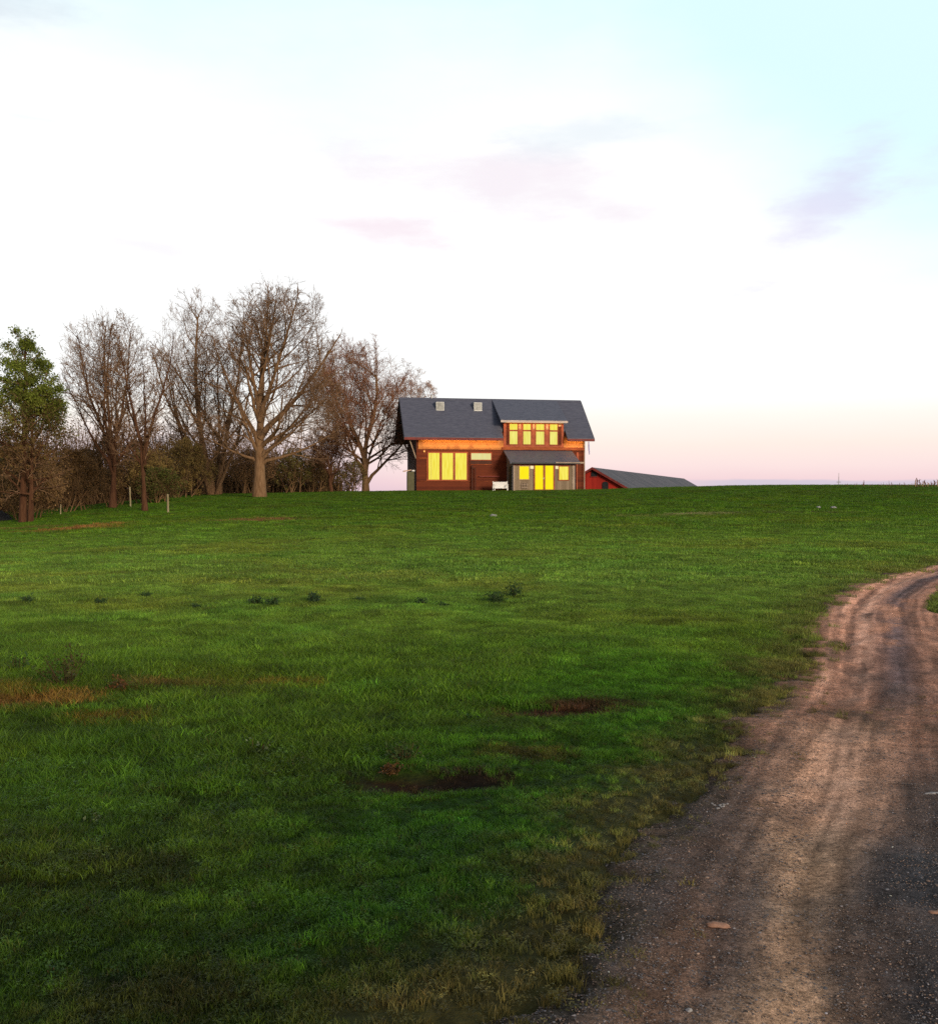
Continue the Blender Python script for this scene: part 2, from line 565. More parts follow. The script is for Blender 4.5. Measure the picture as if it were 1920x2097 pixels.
M['black'] = mat_noise('black_sheet', (.012, .012, .014), (.022, .022, .024), 3, .6, .4, .3)
M['post'] = mat_noise('weathered_post', (.25, .20, .10), (.36, .31, .19), 9, .85, .1, .4, (1, 1, .2))
M['bark'] = mat_noise('bark', (.145, .080, .038), (.26, .158, .085), 3.5, .95, .1, .9, (3, 3, .5), .04)
M['twig'] = mat_noise('twig_bark', (.175, .100, .052), (.30, .182, .105), 1.2, .95, .1, 0)
M['twig_red'] = mat_noise('reddish_twig', (.23, .105, .055), (.35, .175, .10), 1.2, .95, .1, 0)
M['twig_pale'] = mat_noise('pale_twig', (.36, .23, .18), (.46, .32, .26), 1.2, .95, .1, 0)
M['darkbark'] = mat_noise('dark_bark', (.065, .028, .015), (.12, .058, .03), 3.5, .95, .1, .9, (3, 3, .5), .04)
M['leaf'] = mat_tint('leaf', 'GEOMETRY', .65, 0, 1, .2, .25)
M['brush'] = mat_noise('brush_twig', (.14, .078, .036), (.23, .14, .07), 1.2, .95, .1, 0)
M['weed_stem'] = mat_noise('weed_stem', (.05, .034, .016), (.09, .06, .026), 4, .95, .1, 0)
M['stone_tan'] = mat_noise('tan_stone', (.26, .135, .085), (.40, .23, .155), 28, .85, .2, .5, dist=.004)
M['stone_white'] = mat_noise('pale_stone', (.20, .19, .185), (.34, .33, .32), 30, .8, .2, .4, dist=.004)
M['stalk'] = mat_noise('dry_stalk', (.30, .19, .12), (.46, .31, .2), 6, .9, .1, 0)
M['stalk_dark'] = mat_noise('brown_stalk', (.12, .06, .04), (.2, .10, .07), 6, .9, .1, 0)


# ------------------------------------------------------------------ ground sheet
def edge_noise(X, Y):
    return (fbm(np.ravel(X) * 2.6 + 3, np.ravel(Y) * 2.6, 71, 5, .65) - .5) * .75


def hollow(X, Y):
    return -.03 * np.exp(-((X + .10) / .45) ** 2 - ((Y - 6.02) / .14) ** 2) + .055 * sstep(Y, 6.04, 6.17) * (1 - sstep(Y, 6.6, 7.6)) * np.exp(-((X + .12) / .5) ** 4) - .05 * np.exp(-((X - .6) / .5) ** 2 - ((Y - 8.0) / .2) ** 2)


def surf(X, Y):
    return height(X, Y) + bumps(X, Y) + hollow(X, Y)


def axis(parts):
    out = []
    for a, b, n in parts:
        out.append(np.linspace(a, b, n, endpoint=False))
    return np.concatenate(out)


gx = axis([(0, 8, 66), (8, 42, 68), (42, 90, 24)])
gx = np.r_[gx, np.geomspace(90, 5000, 22)]
gx = np.r_[-gx[:0:-1], gx]
gy = np.r_[-np.geomspace(5000, 12, 20), axis([(-10, 2, 14), (2, 14, 125), (14, 42, 96), (42, 104, 104), (104, 150, 24)]), np.geomspace(150, 6000, 26)]
GX, GY = np.meshgrid(gx, gy)
X, Y = GX.ravel(), GY.ravel()
t_, s_, w_ = road_st(X, Y)
tn = t_ + edge_noise(X, Y)
inroad = sstep(tn, -.25, .15) * (1 - sstep(t_ - w_, -.25, 0)) * (t_ > -5)
Z = surf(X, Y) - .07 * inroad
nx, ny = len(gx), len(gy)
I = np.arange(nx * ny).reshape(ny, nx)
F = np.stack([I[:-1, :-1], I[:-1, 1:], I[1:, 1:], I[1:, :-1]], -1).reshape(-1, 4)
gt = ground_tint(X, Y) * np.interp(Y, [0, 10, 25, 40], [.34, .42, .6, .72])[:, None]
M['field'] = mat_tint('field_turf', 'GEOMETRY', .9, .55, 14., .1, 0, .7, .05, vary=(2.2, .8, 1.15))
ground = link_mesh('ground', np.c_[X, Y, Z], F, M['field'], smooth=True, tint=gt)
tag(ground, kind='structure')

# ------------------------------------------------------------------ dirt road
ncol = 90
TT = np.linspace(0, 1, ncol)
rt = -.55 + TT[None, :] * (ROADW[:, None] + .8)
RX = PATH[:, 0:1] + NRM[:, 0:1] * rt
RY = PATH[:, 1:2] + NRM[:, 1:2] * rt
rx, ry, rtt = RX.ravel(), RY.ravel(), rt.ravel()
rs = np.repeat(PS, ncol)
rw = np.repeat(ROADW, ncol)
rtn = rtt + edge_noise(rx, ry)
yy = np.repeat(PATH[:, 1], ncol)
tc_ = np.interp(yy, [3, 4.4, 6, 9, 12, 16, 22], [.80, .82, .66, .50, .46, .50, .55])
lift = sstep(rtn, -.34, .10) * (1 - sstep(rtt - rw, -.18, .12))


def road_rise(t, tc, s_, tn_, w):
    lift_ = sstep(tn_, -.34, .10) * (1 - sstep(t - w, -.18, .12))
    rut_ = -.022 * np.exp(-((t - tc) / .16) ** 2) - .022 * np.exp(-((t - tc - 1.25) / .18) ** 2)
    rough_ = (fbm(s_ * 5, t * 9, 81, 3) - .5) * .018
    return -.075 + .087 * lift_ + (rut_ + rough_) * lift_


RZ = surf(rx, ry) + road_rise(rtt, tc_, rs, rtn, rw)
nz = fbm(rs * 1.1, rtt * 3.2, 91, 4)
nz2 = fbm(rs * 3.0, rtt * 7.0, 95, 4)
nz3 = fbm(rx * 16, ry * 16, 99, 3)
near_k = 1 - sstep(yy, 5.2, 8.2)
gravel = np.array((.092, .072, .066))
tan = np.array((.70, .415, .245))
red = np.array((.64, .285, .175))
dark = np.array((.070, .066, .068))
brown = np.array((.29, .165, .105))
rc = gravel[None] * near_k[:, None] + (1 - near_k)[:, None] * (red * .55 + brown * .45)[None]


def lay(rc, k, col):
    k = np.clip(k, 0, 1)[:, None]
    return rc * (1 - k) + k * np.asarray(col)[None]


far_k = sstep(yy, 8.3, 9.2)
mid_k = sstep(yy, 5.2, 6.0) * (1 - sstep(yy, 7.6, 8.4))
jit = (nz - .5) * .35
rc = lay(rc, near_k * sstep(nz, .52, .70) * .38, brown)
rc = lay(rc, near_k * sstep(rtt, tc_ + .22, tc_ + .55) * .85, dark)
# reddish foot of the track by the near left, the broad tan wheel track
rc = lay(rc, near_k * np.exp(-((rtt - tc_ + .42 + jit) / .15) ** 2) * (1 - sstep(yy, 3.5, 5.6)) * .8, (.30, .165, .105))
rc = lay(rc, near_k * sstep(yy, 4.2, 5.4) * np.exp(-((rtt - tc_ + .22 + jit) / .22) ** 2) * .55, (.30, .185, .13))
rc = lay(rc, near_k * np.exp(-((rtt - tc_ + jit * .6) / (.15 + .10 * (1 - sstep(yy, 2.9, 4.0)) + .08 * sstep(yy, 4.6, 6))) ** 2) * (.62 + .5 * nz2), tan)
# middle stretch, washed reddish tan
rc = lay(rc, mid_k * np.exp(-((rtt - tc_ - .08 + jit * .5) / .40) ** 2) * .85, (.62, .335, .205))
rc = lay(rc, mid_k * np.exp(-((rtt - tc_ - .12 + jit * .5) / .20) ** 2) * .6, (.74, .42, .275))
rc = lay(rc, mid_k * sstep(rtt, tc_ + .75, tc_ + 1.2) * .6, (.17, .125, .105))
# far bend: salmon track pair, dark gravel band, paler outside
rc = lay(rc, far_k * np.exp(-((rtt - .42 + jit * .4) / .36) ** 2) * .8, (.74, .36, .225))
rc = lay(rc, far_k * np.exp(-((rtt - .30) / .075) ** 2) * .5 * sstep(nz2, .30, .6), (.86, .46, .30))
rc = lay(rc, far_k * np.exp(-((rtt - .62) / .085) ** 2) * .6 * sstep(nz2, .25, .55), (.88, .48, .32))
rc = lay(rc, far_k * np.exp(-((rtt - .47) / (.03 + .05 * nz)) ** 2) * (.1 + .7 * sstep(nz2, .35, .65)), (.22, .115, .08))
rc = lay(rc, far_k * np.exp(-((rtt - .97 + jit * .6) / .20) ** 2) * .85 * sstep(nz3 * .3 + nz, .4, .6), (.135, .10, .105))
rc = lay(rc, far_k * np.exp(-((rtt - .04 + jit) / .12) ** 2) * .7, (.24, .12, .07))
# dark weedy band across the road
rc = lay(rc, np.exp(-((yy + .1 * rtt - 8.25) / .5) ** 2) * sstep(nz2, .38, .6) * .8, (.12, .080, .048))
rc = lay(rc, near_k * sstep(rtt, 1.35, 1.7) * sstep(nz, .5, .62) * .6, (.06, .075, .04))
rc = lay(rc, sstep(rtn, .28, -.15) * .8, (.085, .062, .032))
rc = lay(rc, sstep(nz, .55, .72) * .5, (.10, .068, .055))
nzs = fbm(rs * .6, rtt * 19, 103, 3)
rc = rc * (.70 + .6 * sstep(nzs, .3, .7))[:, None]
rc = rc * (.55 + .9 * nz3)[:, None] * (.75 + .5 * nz2)[:, None]
nr = len(PATH)
I = np.arange(nr * ncol).reshape(nr, ncol)
F = np.stack([I[:-1, :-1], I[:-1, 1:], I[1:, 1:], I[1:, :-1]], -1).reshape(-1, 4)
road = link_mesh('dirt_road', np.c_[rx, ry, RZ], F, M['road'], smooth=True, tint=rc)
tag(road, kind='structure')

# ------------------------------------------------------------------ scattered stuff (grass, gravel)
rng = np.random.default_rng(11)


def blade_patch(seed, n, rad, h0, h1, wid, lean=.5):
    r = random.Random(seed)
    V, Fc = [], []
    for _ in range(n):
        a, d = r.uniform(0, 6.283), rad * math.sqrt(r.random())
        x, y = d * math.cos(a), d * math.sin(a)
        hh = r.uniform(h0, h1)
        la = r.uniform(0, 6.283)
        le = hh * r.uniform(.1, lean)
        wa = r.uniform(0, 3.1416)
        wx, wy = math.cos(wa) * wid * .5, math.sin(wa) * wid * .5
        mx, my = x + math.cos(la) * le * .35, y + math.sin(la) * le * .35
        tx, ty = x + math.cos(la) * le, y + math.sin(la) * le
        k = len(V)
        V += [(x - wx, y - wy, -.01), (x + wx, y + wy, -.01), (mx + wx * .8, my + wy * .8, hh * .6), (mx - wx * .8, my - wy * .8, hh * .6), (tx, ty, hh)]
        Fc += [(k, k + 1, k + 2, k + 3), (k + 3, k + 2, k + 4)]
    return V, Fc


def clover_patch(seed, n, rad, h0, h1, lr):
    r = random.Random(seed)
    V, Fc = [], []
    for _ in range(n):
        a, d = r.uniform(0, 6.283), rad * math.sqrt(r.random())
        x, y, hh = d * math.cos(a), d * math.sin(a), r.uniform(h0, h1)
        rot = r.uniform(0, 6.283)
        tilt = (r.uniform(-.5, .5), r.uniform(-.5, .5))
        for q in range(3):
            an = rot + q * 2.094
            ca, sa = math.cos(an), math.sin(an)
            k = len(V)
            for (u, w) in ((0, 0), (.7, -.5), (1.1, 0), (.7, .5)):
                px, py = lr * (u * ca - w * sa), lr * (u * sa + w * ca)
                V.append((x + px, y + py, hh + px * tilt[0] + py * tilt[1] + .25 * lr * u))
            Fc.append((k, k + 1, k + 2, k + 3))
    return V, Fc


def stone_mesh(seed):
    r = random.Random(seed)
    import bmesh
    bm = bmesh.new()
    bmesh.ops.create_icosphere(bm, subdivisions=1, radius=1)
    for v in bm.verts:
        v.co *= r.uniform(.7, 1.25)
        v.co.z *= .6
    V = [tuple(v.co) for v in bm.verts]
    Fc = [tuple(v.index for v in f.verts) for f in bm.faces]
    bm.free()
    return V, Fc


def source(name, meshes, mat):
    c_ = bpy.data.collections.new(name)
    for i, (V, Fc) in enumerate(meshes):
        me = bpy.data.meshes.new(name)
        me.from_pydata(V, [], Fc)
        me.update()
        me.materials.append(mat)
        o = bpy.data.objects.new('%s_%02d' % (name, i), me)
        c_.objects.link(o)
    return c_


def scatter(name, P, idx, rot, scl, tint, coll):
    me = bpy.data.meshes.new(name)
    n = len(P)
    me.vertices.add(n)
    me.vertices.foreach_set('co', P.astype(np.float32).ravel())
    for nm, typ, arr, key in (('idx', 'INT', idx.astype(np.int32), 'value'), ('rot', 'FLOAT_VECTOR', rot.astype(np.float32), 'vector'),
                              ('scl', 'FLOAT_VECTOR', scl.astype(np.float32), 'vector'), ('tint', 'FLOAT_COLOR', np.c_[tint, np.ones(n)].astype(np.float32), 'color')):
        me.attributes.new(nm, typ, 'POINT').data.foreach_set(key, arr.ravel())
    o = bpy.data.objects.new(name, me)
    COL.objects.link(o)
    g = bpy.data.node_groups.new(name, 'GeometryNodeTree')
    g.interface.new_socket('Geometry', in_out='INPUT', socket_type='NodeSocketGeometry')
    g.interface.new_socket('Geometry', in_out='OUTPUT', socket_type='NodeSocketGeometry')
    N = g.nodes
    gi, go = N.new('NodeGroupInput'), N.new('NodeGroupOutput')
    ip = N.new('GeometryNodeInstanceOnPoints')
    ci = N.new('GeometryNodeCollectionInfo')
    ci.inputs[0].default_value = coll
    ci.inputs['Separate Children'].default_value = True
    ci.inputs['Reset Children'].default_value = True
    ip.inputs['Pick Instance'].default_value = True
    for nm, dt, sock in (('idx', 'INT', 'Instance Index'), ('rot', 'FLOAT_VECTOR', 'Rotation'), ('scl', 'FLOAT_VECTOR', 'Scale')):
        a = N.new('GeometryNodeInputNamedAttribute')
        a.data_type = dt
        a.inputs[0].default_value = nm
        g.links.new(a.outputs[0], ip.inputs[sock])
    g.links.new(gi.outputs[0], ip.inputs['Points'])
    g.links.new(ci.outputs[0], ip.inputs['Instance'])
    g.links.new(ip.outputs[0], go.inputs[0])
    md = o.modifiers.new('scatter', 'NODES')
    md.node_group = g
    tag(o, kind='stuff')
    return o


grass_src = source('grass_tuft_source',
                   [blade_patch(s, 40, .055, .022, .060, .0036, 1.0) for s in range(4)]            # 0-3 near turf
                   + [clover_patch(20 + s, 24, .06, .010, .040, .0065) for s in range(2)]          # 4-5 clover
                   + [blade_patch(30 + s, 70, .14, .03, .068, .0060, .9) for s in range(3)]         # 6-8 middle distance
                   + [blade_patch(40 + s, 90, .46, .05, .10, .018, .9) for s in range(3)],         # 9-11 far
                   M['grass'])


def wedge(y0, y1, n, slope=.64, margin=4.5):
    """even cover of the field between two distances, with a margin on both sides of the view; n counts the part in view"""
    n = int(n * ((slope * (y1 ** 2 - y0 ** 2) / 2 + margin * (y1 - y0)) / (slope * (y1 ** 2 - y0 ** 2) / 2)))
    q = rng.random(n) * (slope * (y1 ** 2 - y0 ** 2) / 2 + margin * (y1 - y0))
    y = (-margin + np.sqrt((margin + slope * y0) ** 2 + 2 * slope * q)) / slope
    x = rng.uniform(-1, 1, n) * (slope * y + margin)
    return x, y


bx, by, bi, bs = [], [], [], []
for (y0, y1, n, ids, hs) in ((.4, 7.5, 54000, (0, 1, 2, 3, 0, 1, 2, 3, 4, 5, 4, 5), .82), (6.5, 13, 62000, (0, 1, 2, 3), 1.05), (8, 20, 60000, (6, 7, 8), .82), (18, 34, 40000, (9, 10, 11), .62), (34, 88, 64000, (9, 10, 11), .85)):
    x, y = wedge(y0, y1, n)
    n = len(x)
    bx.append(x)
    by.append(y)
    bi.append(rng.choice(ids, n))
    bs.append(np.full(n, hs))
bx, by, bi, bs = map(np.concatenate, (bx, by, bi, bs))
t_, s_, w_ = road_st(bx, by)
tn = t_ + edge_noise(bx, by)
on_road = (tn > -.02) & (t_ < w_ - .05)
verge = np.where(t_ > -5, sstep(tn, -.75, .14), 0) * (t_ < w_)
on_road = (tn > .16) & (t_ < w_ - .05)
keep = ~on_road & (rng.random(len(bx)) > verge ** .6 * (.82 + .18 * (fbm(bx * 7, by * 7, 131, 2) > .5)))
stray = on_road & (bi < 9) & (rng.random(len(bx)) < .012) & ((tn < .4) | (np.abs(by - 8.1) < .5))
bare = np.zeros(len(bx))
for (px, py, rx_, ry_, col, st) in PATCHES:
    if st >= .9 and py < 12:
        bare = np.maximum(bare, (1 - sstep(np.hypot((bx - px) / rx_, (by - py) / ry_), .45, 1.05)) * (1.0 if st > .96 else .8))
keep &= rng.random(len(bx)) > bare * .88
# nothing grows through the house floor
hx, hy = bx + 4.319, by - 80
hu, hv = hx * math.cos(R(9.9)) + hy * math.sin(R(9.9)), -hx * math.sin(R(9.9)) + hy * math.cos(R(9.9))
keep &= ~((hu > -.05) & (hu < 14.3) & (hv > -.1) & (hv < 6.6)) & ~((hu > 7.4) & (hu < 13) & (hv > -2.4) & (hv < 0))
keep |= stray
bx, by, bi, bs, tn = bx[keep], by[keep], bi[keep], bs[keep], tn[keep]
n = len(bx)
mott_s = fbm(bx * 9, by * 9, 141, 3)
tall = sstep(fbm(bx * .5, by * .5, 111, 3), .42, .65)
roughland = sstep(by, 5, 6.5) * (1 - sstep(by, 10.5, 13)) * sstep(-(bx + .38 * (7 - by)), -.5, .6)
lushk = sstep(bx + .38 * (7 - by), -.9, .2) * (1 - sstep(by, 9, 13))
sc_ = bs * rng.uniform(.7, 1.25, n) * (.8 + .4 * mott_s) * (1 + .2 * tall) * (1 + .55 * roughland * rng.random(n)) * (1 - .35 * lushk)
sz = sc_ * np.where(by > 14, .8, 1.0)
mott = fbm(bx * 9, by * 9, 141, 3)
mott2 = fbm(bx * 2.8, by * 2.8, 151, 3)
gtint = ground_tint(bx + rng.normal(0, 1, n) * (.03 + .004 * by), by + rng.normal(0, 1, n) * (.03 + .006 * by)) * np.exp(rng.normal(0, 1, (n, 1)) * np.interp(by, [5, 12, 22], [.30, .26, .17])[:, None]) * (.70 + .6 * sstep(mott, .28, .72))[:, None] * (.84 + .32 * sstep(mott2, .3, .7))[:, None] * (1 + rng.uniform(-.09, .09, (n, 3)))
pit = sstep(fbm(bx * 3.0, by * 4.4, 161, 3), .57, .68) * (1 - sstep(by, 7.5, 10))
gtint *= (1 - .36 * pit)[:, None]
sc_ = sc_ * (1 - .3 * pit)
sz = sz * (1 - .3 * pit)
straw = rng.random(n) < .05
gtint[straw] = gtint[straw] * .5 + np.array((.10, .075, .025)) * .5
wx = rng.random(n) < .10 * (by < 14)
gtint[wx] = gtint[wx] * np.array((1.3, 1.35, 1.4))
P = np.c_[bx, by, surf(bx, by) - .004]
rot = np.c_[rng.uniform(-.12, .12, n), rng.uniform(-.12, .12, n), rng.uniform(0, 6.283, n)]
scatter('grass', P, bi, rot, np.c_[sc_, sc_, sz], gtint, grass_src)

peb_src = source('gravel_source', [stone_mesh(s) for s in range(5)], M['pebble'])
y = rng.uniform(1.6, 9.5, 420000)
x = -.3 - .02 * y + rng.random(420000) * (.64 * y + 2.6)
t_, s_, w_ = road_st(x, y)
tn = t_ + edge_noise(x, y)
dens = np.interp(y, [2.4, 5, 8, 11], [1, .8, .5, .3])
tcp = np.interp(y, [3, 4.4, 6, 9, 12], [.80, .82, .66, .50, .46])
dens = .9 * dens * (1 - .45 * np.exp(-((t_ - tcp) / .2) ** 2))
k = (tn > -.12) & (t_ < w_) & (rng.random(len(x)) < dens)
x, y, tn, t_, s_, w_, tcp = x[k], y[k], tn[k], t_[k], s_[k], w_[k], tcp[k]
n = len(x)
sz = .0024 * np.exp(rng.normal(0, .34, n)) * np.where(rng.random(n) < .006, 2.0, 1)
val = np.exp(rng.normal(0, .44, n))[:, None]
pt = np.where(rng.random((n, 1)) < .45, np.array((.17, .118, .088)), np.array((.11, .10, .10))) * val
P = np.c_[x, y, surf(x, y) + road_rise(t_, tcp, s_, tn, w_) + sz * .1]
scatter('gravel', P, rng.integers(0, 5, n), np.c_[np.zeros(n), np.zeros(n), rng.uniform(0, 6.28, n)], np.c_[sz * 1.2, sz, sz], np.clip(pt, .01, .5), peb_src)

# ------------------------------------------------------------------ farmhouse
# local frame: x along the front, y to the back, z up; origin at the foot of the front left corner
YAW = R(9.9)
house = empty('farmhouse', (-4.319, 80.0, 1.92), YAW, 'dark red wooden farmhouse with slate roof, dormer and glowing yellow windows on the hilltop', 'house')


def part(mb, name, mat, parent=house, bevel=0.0, label=None):
    o = mb.build(name, mat, parent, bevel)
    if label:
        o['label'] = label
    return o


SL = (7.95 - 4.44) / 4.0
zr = lambda d: 4.44 + SL * (d + .75)                      # top of the front roof slope over depth d
TH = .22
wall = MB()
wall.prism([(0, -2.0), (6.5, -2.0), (6.5, zr(0) - TH - .02), (3.25, zr(3.25) - TH - .02), (0, zr(0) - TH - .02)], 0.06, 14.15)
part(wall, 'wall', M['siding'])
for x0, x1 in ((0.0, .06), (14.15, 14.21)):
    g = MB().prism([(0.0, -2.0), (6.5, -2.0), (6.5, zr(0) - TH - .02), (3.25, zr(3.25) - TH - .02), (0.0, zr(0) - TH - .02)], x0, x1)
    part(g, 'gable_siding', M['siding_side'], label='dark boarding of the gable ends')
for b in (MB().box(.17, 7.29, -.035, -.001, 3.47, 4.62), MB().box(12.45, 14.13, -.035, -.001, 3.70, 4.62)):
    part(b, 'cedar_band', M['cedar'], label='orange bare cedar boards below the eaves')
# corner boards
for x0, x1 in ((0.02, .17), (14.05, 14.19)):
    part(MB().box(x0, x1, -.05, -.001 if x0 < 1 else -.036, -.6, 3.46), 'corner_board', M['siding'])
# main roof: front slope in three butted slabs round the dormer, back slope whole


def slab(mb, x0, x1, d0, d1):
    return mb.prism([(d0, zr(d0) - TH), (d1, zr(d1) - TH), (d1, zr(d1)), (d0, zr(d0))], x0, x1)


rf = MB()
slab(rf, -1.05, 7.12, -.75, 3.25)
slab(rf, 12.58, 14.87, -.75, 3.25)
slab(rf, 7.12, 12.58, .12, 3.25)
rf.prism([(3.25, zr(3.25) - TH), (7.25, zr(-.75) - TH), (7.25, zr(-.75)), (3.25, zr(3.25))], -1.05, 14.87)
roof = part(rf, 'roof', M['roof'])
cp = MB().prism([(3.05, zr(3.05) + .012), (3.45, zr(3.05) + .012), (3.25, zr(3.25) + .05)], -1.05, 14.87)
part(cp, 'ridge_cap', M['roof'], roof)
for x0, x1 in ((-1.05, 7.11), (12.59, 14.87)):
    part(MB().box(x0, x1, -.80, -.752, zr(-.75) - TH - .03, zr(-.75) - .05), 'fascia', M['fascia'])
for x0, x1 in ((-1.10, -1.052), (14.872, 14.92)):
    bg_ = MB().prism([(-.78, zr(-.75) - TH - .02), (3.25, zr(3.25) - TH - .02), (3.25, zr(3.25) - .03), (-.78, zr(-.78) - .03)], x0, x1)
    bg_.prism([(3.25, zr(3.25) - TH - .02), (7.28, zr(-.75) - TH - .02), (7.28, zr(-.78) - .03), (3.25, zr(3.25) - .03)], x0, x1)
    part(bg_, 'barge_board', M['black'])
# skylights
for x0 in (1.93, 5.16):
    d0, d1 = 1.97, 2.75
    sk = MB().prism([(d0, zr(d0) - .02), (d1, zr(d1) - .02), (d1, zr(d1) + .10), (d0, zr(d0) + .72)], x0, x0 + .68)
    s = part(sk, 'skylight', M['metal'], roof, .015)
    # its pane faces the front
    pn = MB().box(x0 + .05, x0 + .63, d0 - .012, d0 - .001, zr(d0) + .06, zr(d0) + .67)
    s.data.materials.append(M['skyglass'])
    import bmesh
    bm = bmesh.new()
    bm.from_mesh(s.data)
    vs = [bm.verts.new(p) for p in pn.v]
    for f in pn.f:
        bm.faces.new([vs[i] for i in f]).material_index = 1
    bm.to_mesh(s.data)
    bm.free()
vp = MB().tube((1.73, 3.25, 7.9), (1.73, 3.25, 8.22), .05, n=10).tube((1.73, 3.25, 8.22), (1.73, 3.25, 8.30), .10, .05, n=10)
part(vp, 'vent_pipe', M['metal'])

# dormer
DS = (7.90 - 5.90) / 3.6
zd = lambda d: 5.90 + DS * (d + .5)
dw = MB().prism([(-.04, 3.71), (2.9, 3.71), (2.9, zd(2.9) - .20), (-.04, zd(-.04) - .20)], 7.29, 12.42)
part(dw, 'dormer_wall', M['siding'])
dr = MB().prism([(-.5, zd(-.5) - .17), (3.1, zd(3.1) - .17), (3.1, zd(3.1)), (-.5, zd(-.5))], 6.95, 12.66)
droof = part(dr, 'dormer_roof', M['roof'])
part(MB().box(6.95, 12.66, -.545, -.502, zd(-.5) - .19, zd(-.5) - .01), 'drip_edge', M['drip'], droof)
# dormer trim: corner posts, head, mullion posts, pale panels
for x0, x1, z0 in ((7.29, 7.50, 3.71), (12.22, 12.42, 3.71), (8.53, 8.89, 3.861), (9.66, 9.98, 3.861), (10.81, 11.17, 3.861)):
    part(MB().box(x0, x1, -.075 if z0 < 3.8 else -.07, -.041, z0, 5.66), 'dormer_post', M['frame'])
part(MB().box(7.50, 12.22, -.07, -.041, 3.71, 3.86), 'dormer_sill', M['frame'])
for x0, x1, z0, z1 in ((8.58, 8.76, 5.18, 5.64), (9.76, 9.94, 5.18, 5.64), (10.90, 11.10, 5.18, 5.64), (11.97, 12.21, 5.45, 5.62)):
    part(MB().box(x0, x1, -.085, -.0765, z0, z1), 'dormer_panel', M['palewood'])


def window(x0, x1, z0, z1, y, lit, w=.07, proud=.05, parent=house, fm=None):
    fr = MB().ring(x0 - w, x1 + w, z0 - w, z1 + w, w, y - proud, y - .001)
    f = part(fr, 'window', fm or M['frame'], parent)
    part(MB().box(x0, x1, y - .014, y - .002, z0, z1), 'pane', lit, f)
    return f


for x0, x1 in ((7.80, 8.46), (8.96, 9.59), (10.05, 10.74), (11.24, 11.88)):
    window(x0, x1, 5.14, 5.62, -.04, M['lit'], .055)
    window(x0, x1, 3.94, 5.01, -.04, M['lit_green'], .055)
# ground floor windows left
for i, (x0, x1) in enumerate(((1.02, 1.92), (2.13, 3.04), (3.24, 4.18))):
    f = window(x0, x1, .98, 3.16, 0, M['lit'], .095)
    if i == 0:
        part(MB().box(x0 + .20, x0 + .225, -.022, -.015, 1.05, 3.10), 'casing', M['palewood'], f)
window(4.57, 6.23, 2.64, 3.16, 0, M['lit_pale'], .07)
for q in ((4.50, 6.30, -.06, -.001, 2.22, 2.27), (.30, 6.9, -.055, -.001, .84, .875), (.22, .92, -.05, -.001, 2.70, 2.76), (.84, .90, -.052, -.001, .88, 2.69)):
    part(MB().box(*q), 'trim_board', M['belt'])
t = MB()
t.box(4.50, 6.28, -.03, -.001, 2.28, 2.55)
part(t, 'recess_panel', M['siding_side'])
# dark post and shelf leaning by the recess
t = MB().box(4.58, 4.66, -.28, -.20, .0, 2.18).box(4.84, 4.90, -.28, -.22, .0, 1.9)
t.box(4.58, 4.90, -.29, -.19, 1.9, 1.96)
part(t, 'trellis', M['siding_side'])
t = MB()
t.box(5.2, 6.9, -.20, -.056, 1.22, 1.28)
part(t, 'ledge', M['fascia'])
# belt over the porch
b = MB()
b.box(7.13, 14.21, -.12, -.041, 3.46, 3.70)
part(b, 'belt_board', M['belt'])
# wall right of the porch
t = MB()
t.box(13.2, 14.2, -.07, -.001, 2.36, 2.50)
part(t, 'rail_board', M['rail'])
part(MB().box(13.55, 13.64, -.06, -.001, .1, 2.3), 'batten', M['frame'])
part(MB().box(13.55, 13.75, -.05, -.001, 2.6, 3.3), 'batten', M['frame'])
# brace under the left eave, downspout
part(MB().tube((-.62, -.3, 4.36), (-.02, .05, 2.72), .05, n=6), 'eave_brace', M['rail'])
part(MB().tube((14.24, -.06, 0), (14.24, -.06, 4.3), .05, n=8), 'downspout', M['rail'])
# small wall lamp left of the tall windows
lampo = part(MB().box(.60, .72, -.14, -.001, 3.22, 3.36), 'wall_lamp', M['bulb'], bevel=.03)

# porch
PD = -2.2
pz = lambda d: 3.43 + (3.43 - 2.37) / 2.6 * d
po = MB()
po.box(7.64, 12.76, PD, PD + .08, -1.5, 2.36)                 # front
part(po, 'porch_wall', M['porch'])
for x0, x1 in ((7.56, 7.638), (12.762, 12.84)):
    part(MB().prism([(PD, -1.5), (-.002, -1.5), (-.002, pz(-.002) - .16), (PD, pz(PD) - .16)], x0, x1), 'porch_side_wall', M['porch_side'])
pr = MB().prism([(-2.62, pz(-2.62) - .13), (-.002, pz(-.002) - .13), (-.002, pz(-.002)), (-2.62, pz(-2.62))], 7.29, 13.15)
proof = part(pr, 'porch_roof', M['roof'])
part(MB().box(7.40, 13.15, -2.66, -2.622, pz(-2.62) - .14, pz(-2.62) - .02), 'fascia', M['black'], proof)
part(MB().box(11.05, 13.15, -2.70, -2.662, pz(-2.62) - .06, pz(-2.62) + .02), 'gutter', M['rail'], proof)
part(MB().box(7.64, 12.76, PD - .06, PD - .001, 2.12, 2.30), 'porch_beam', M['fascia'])
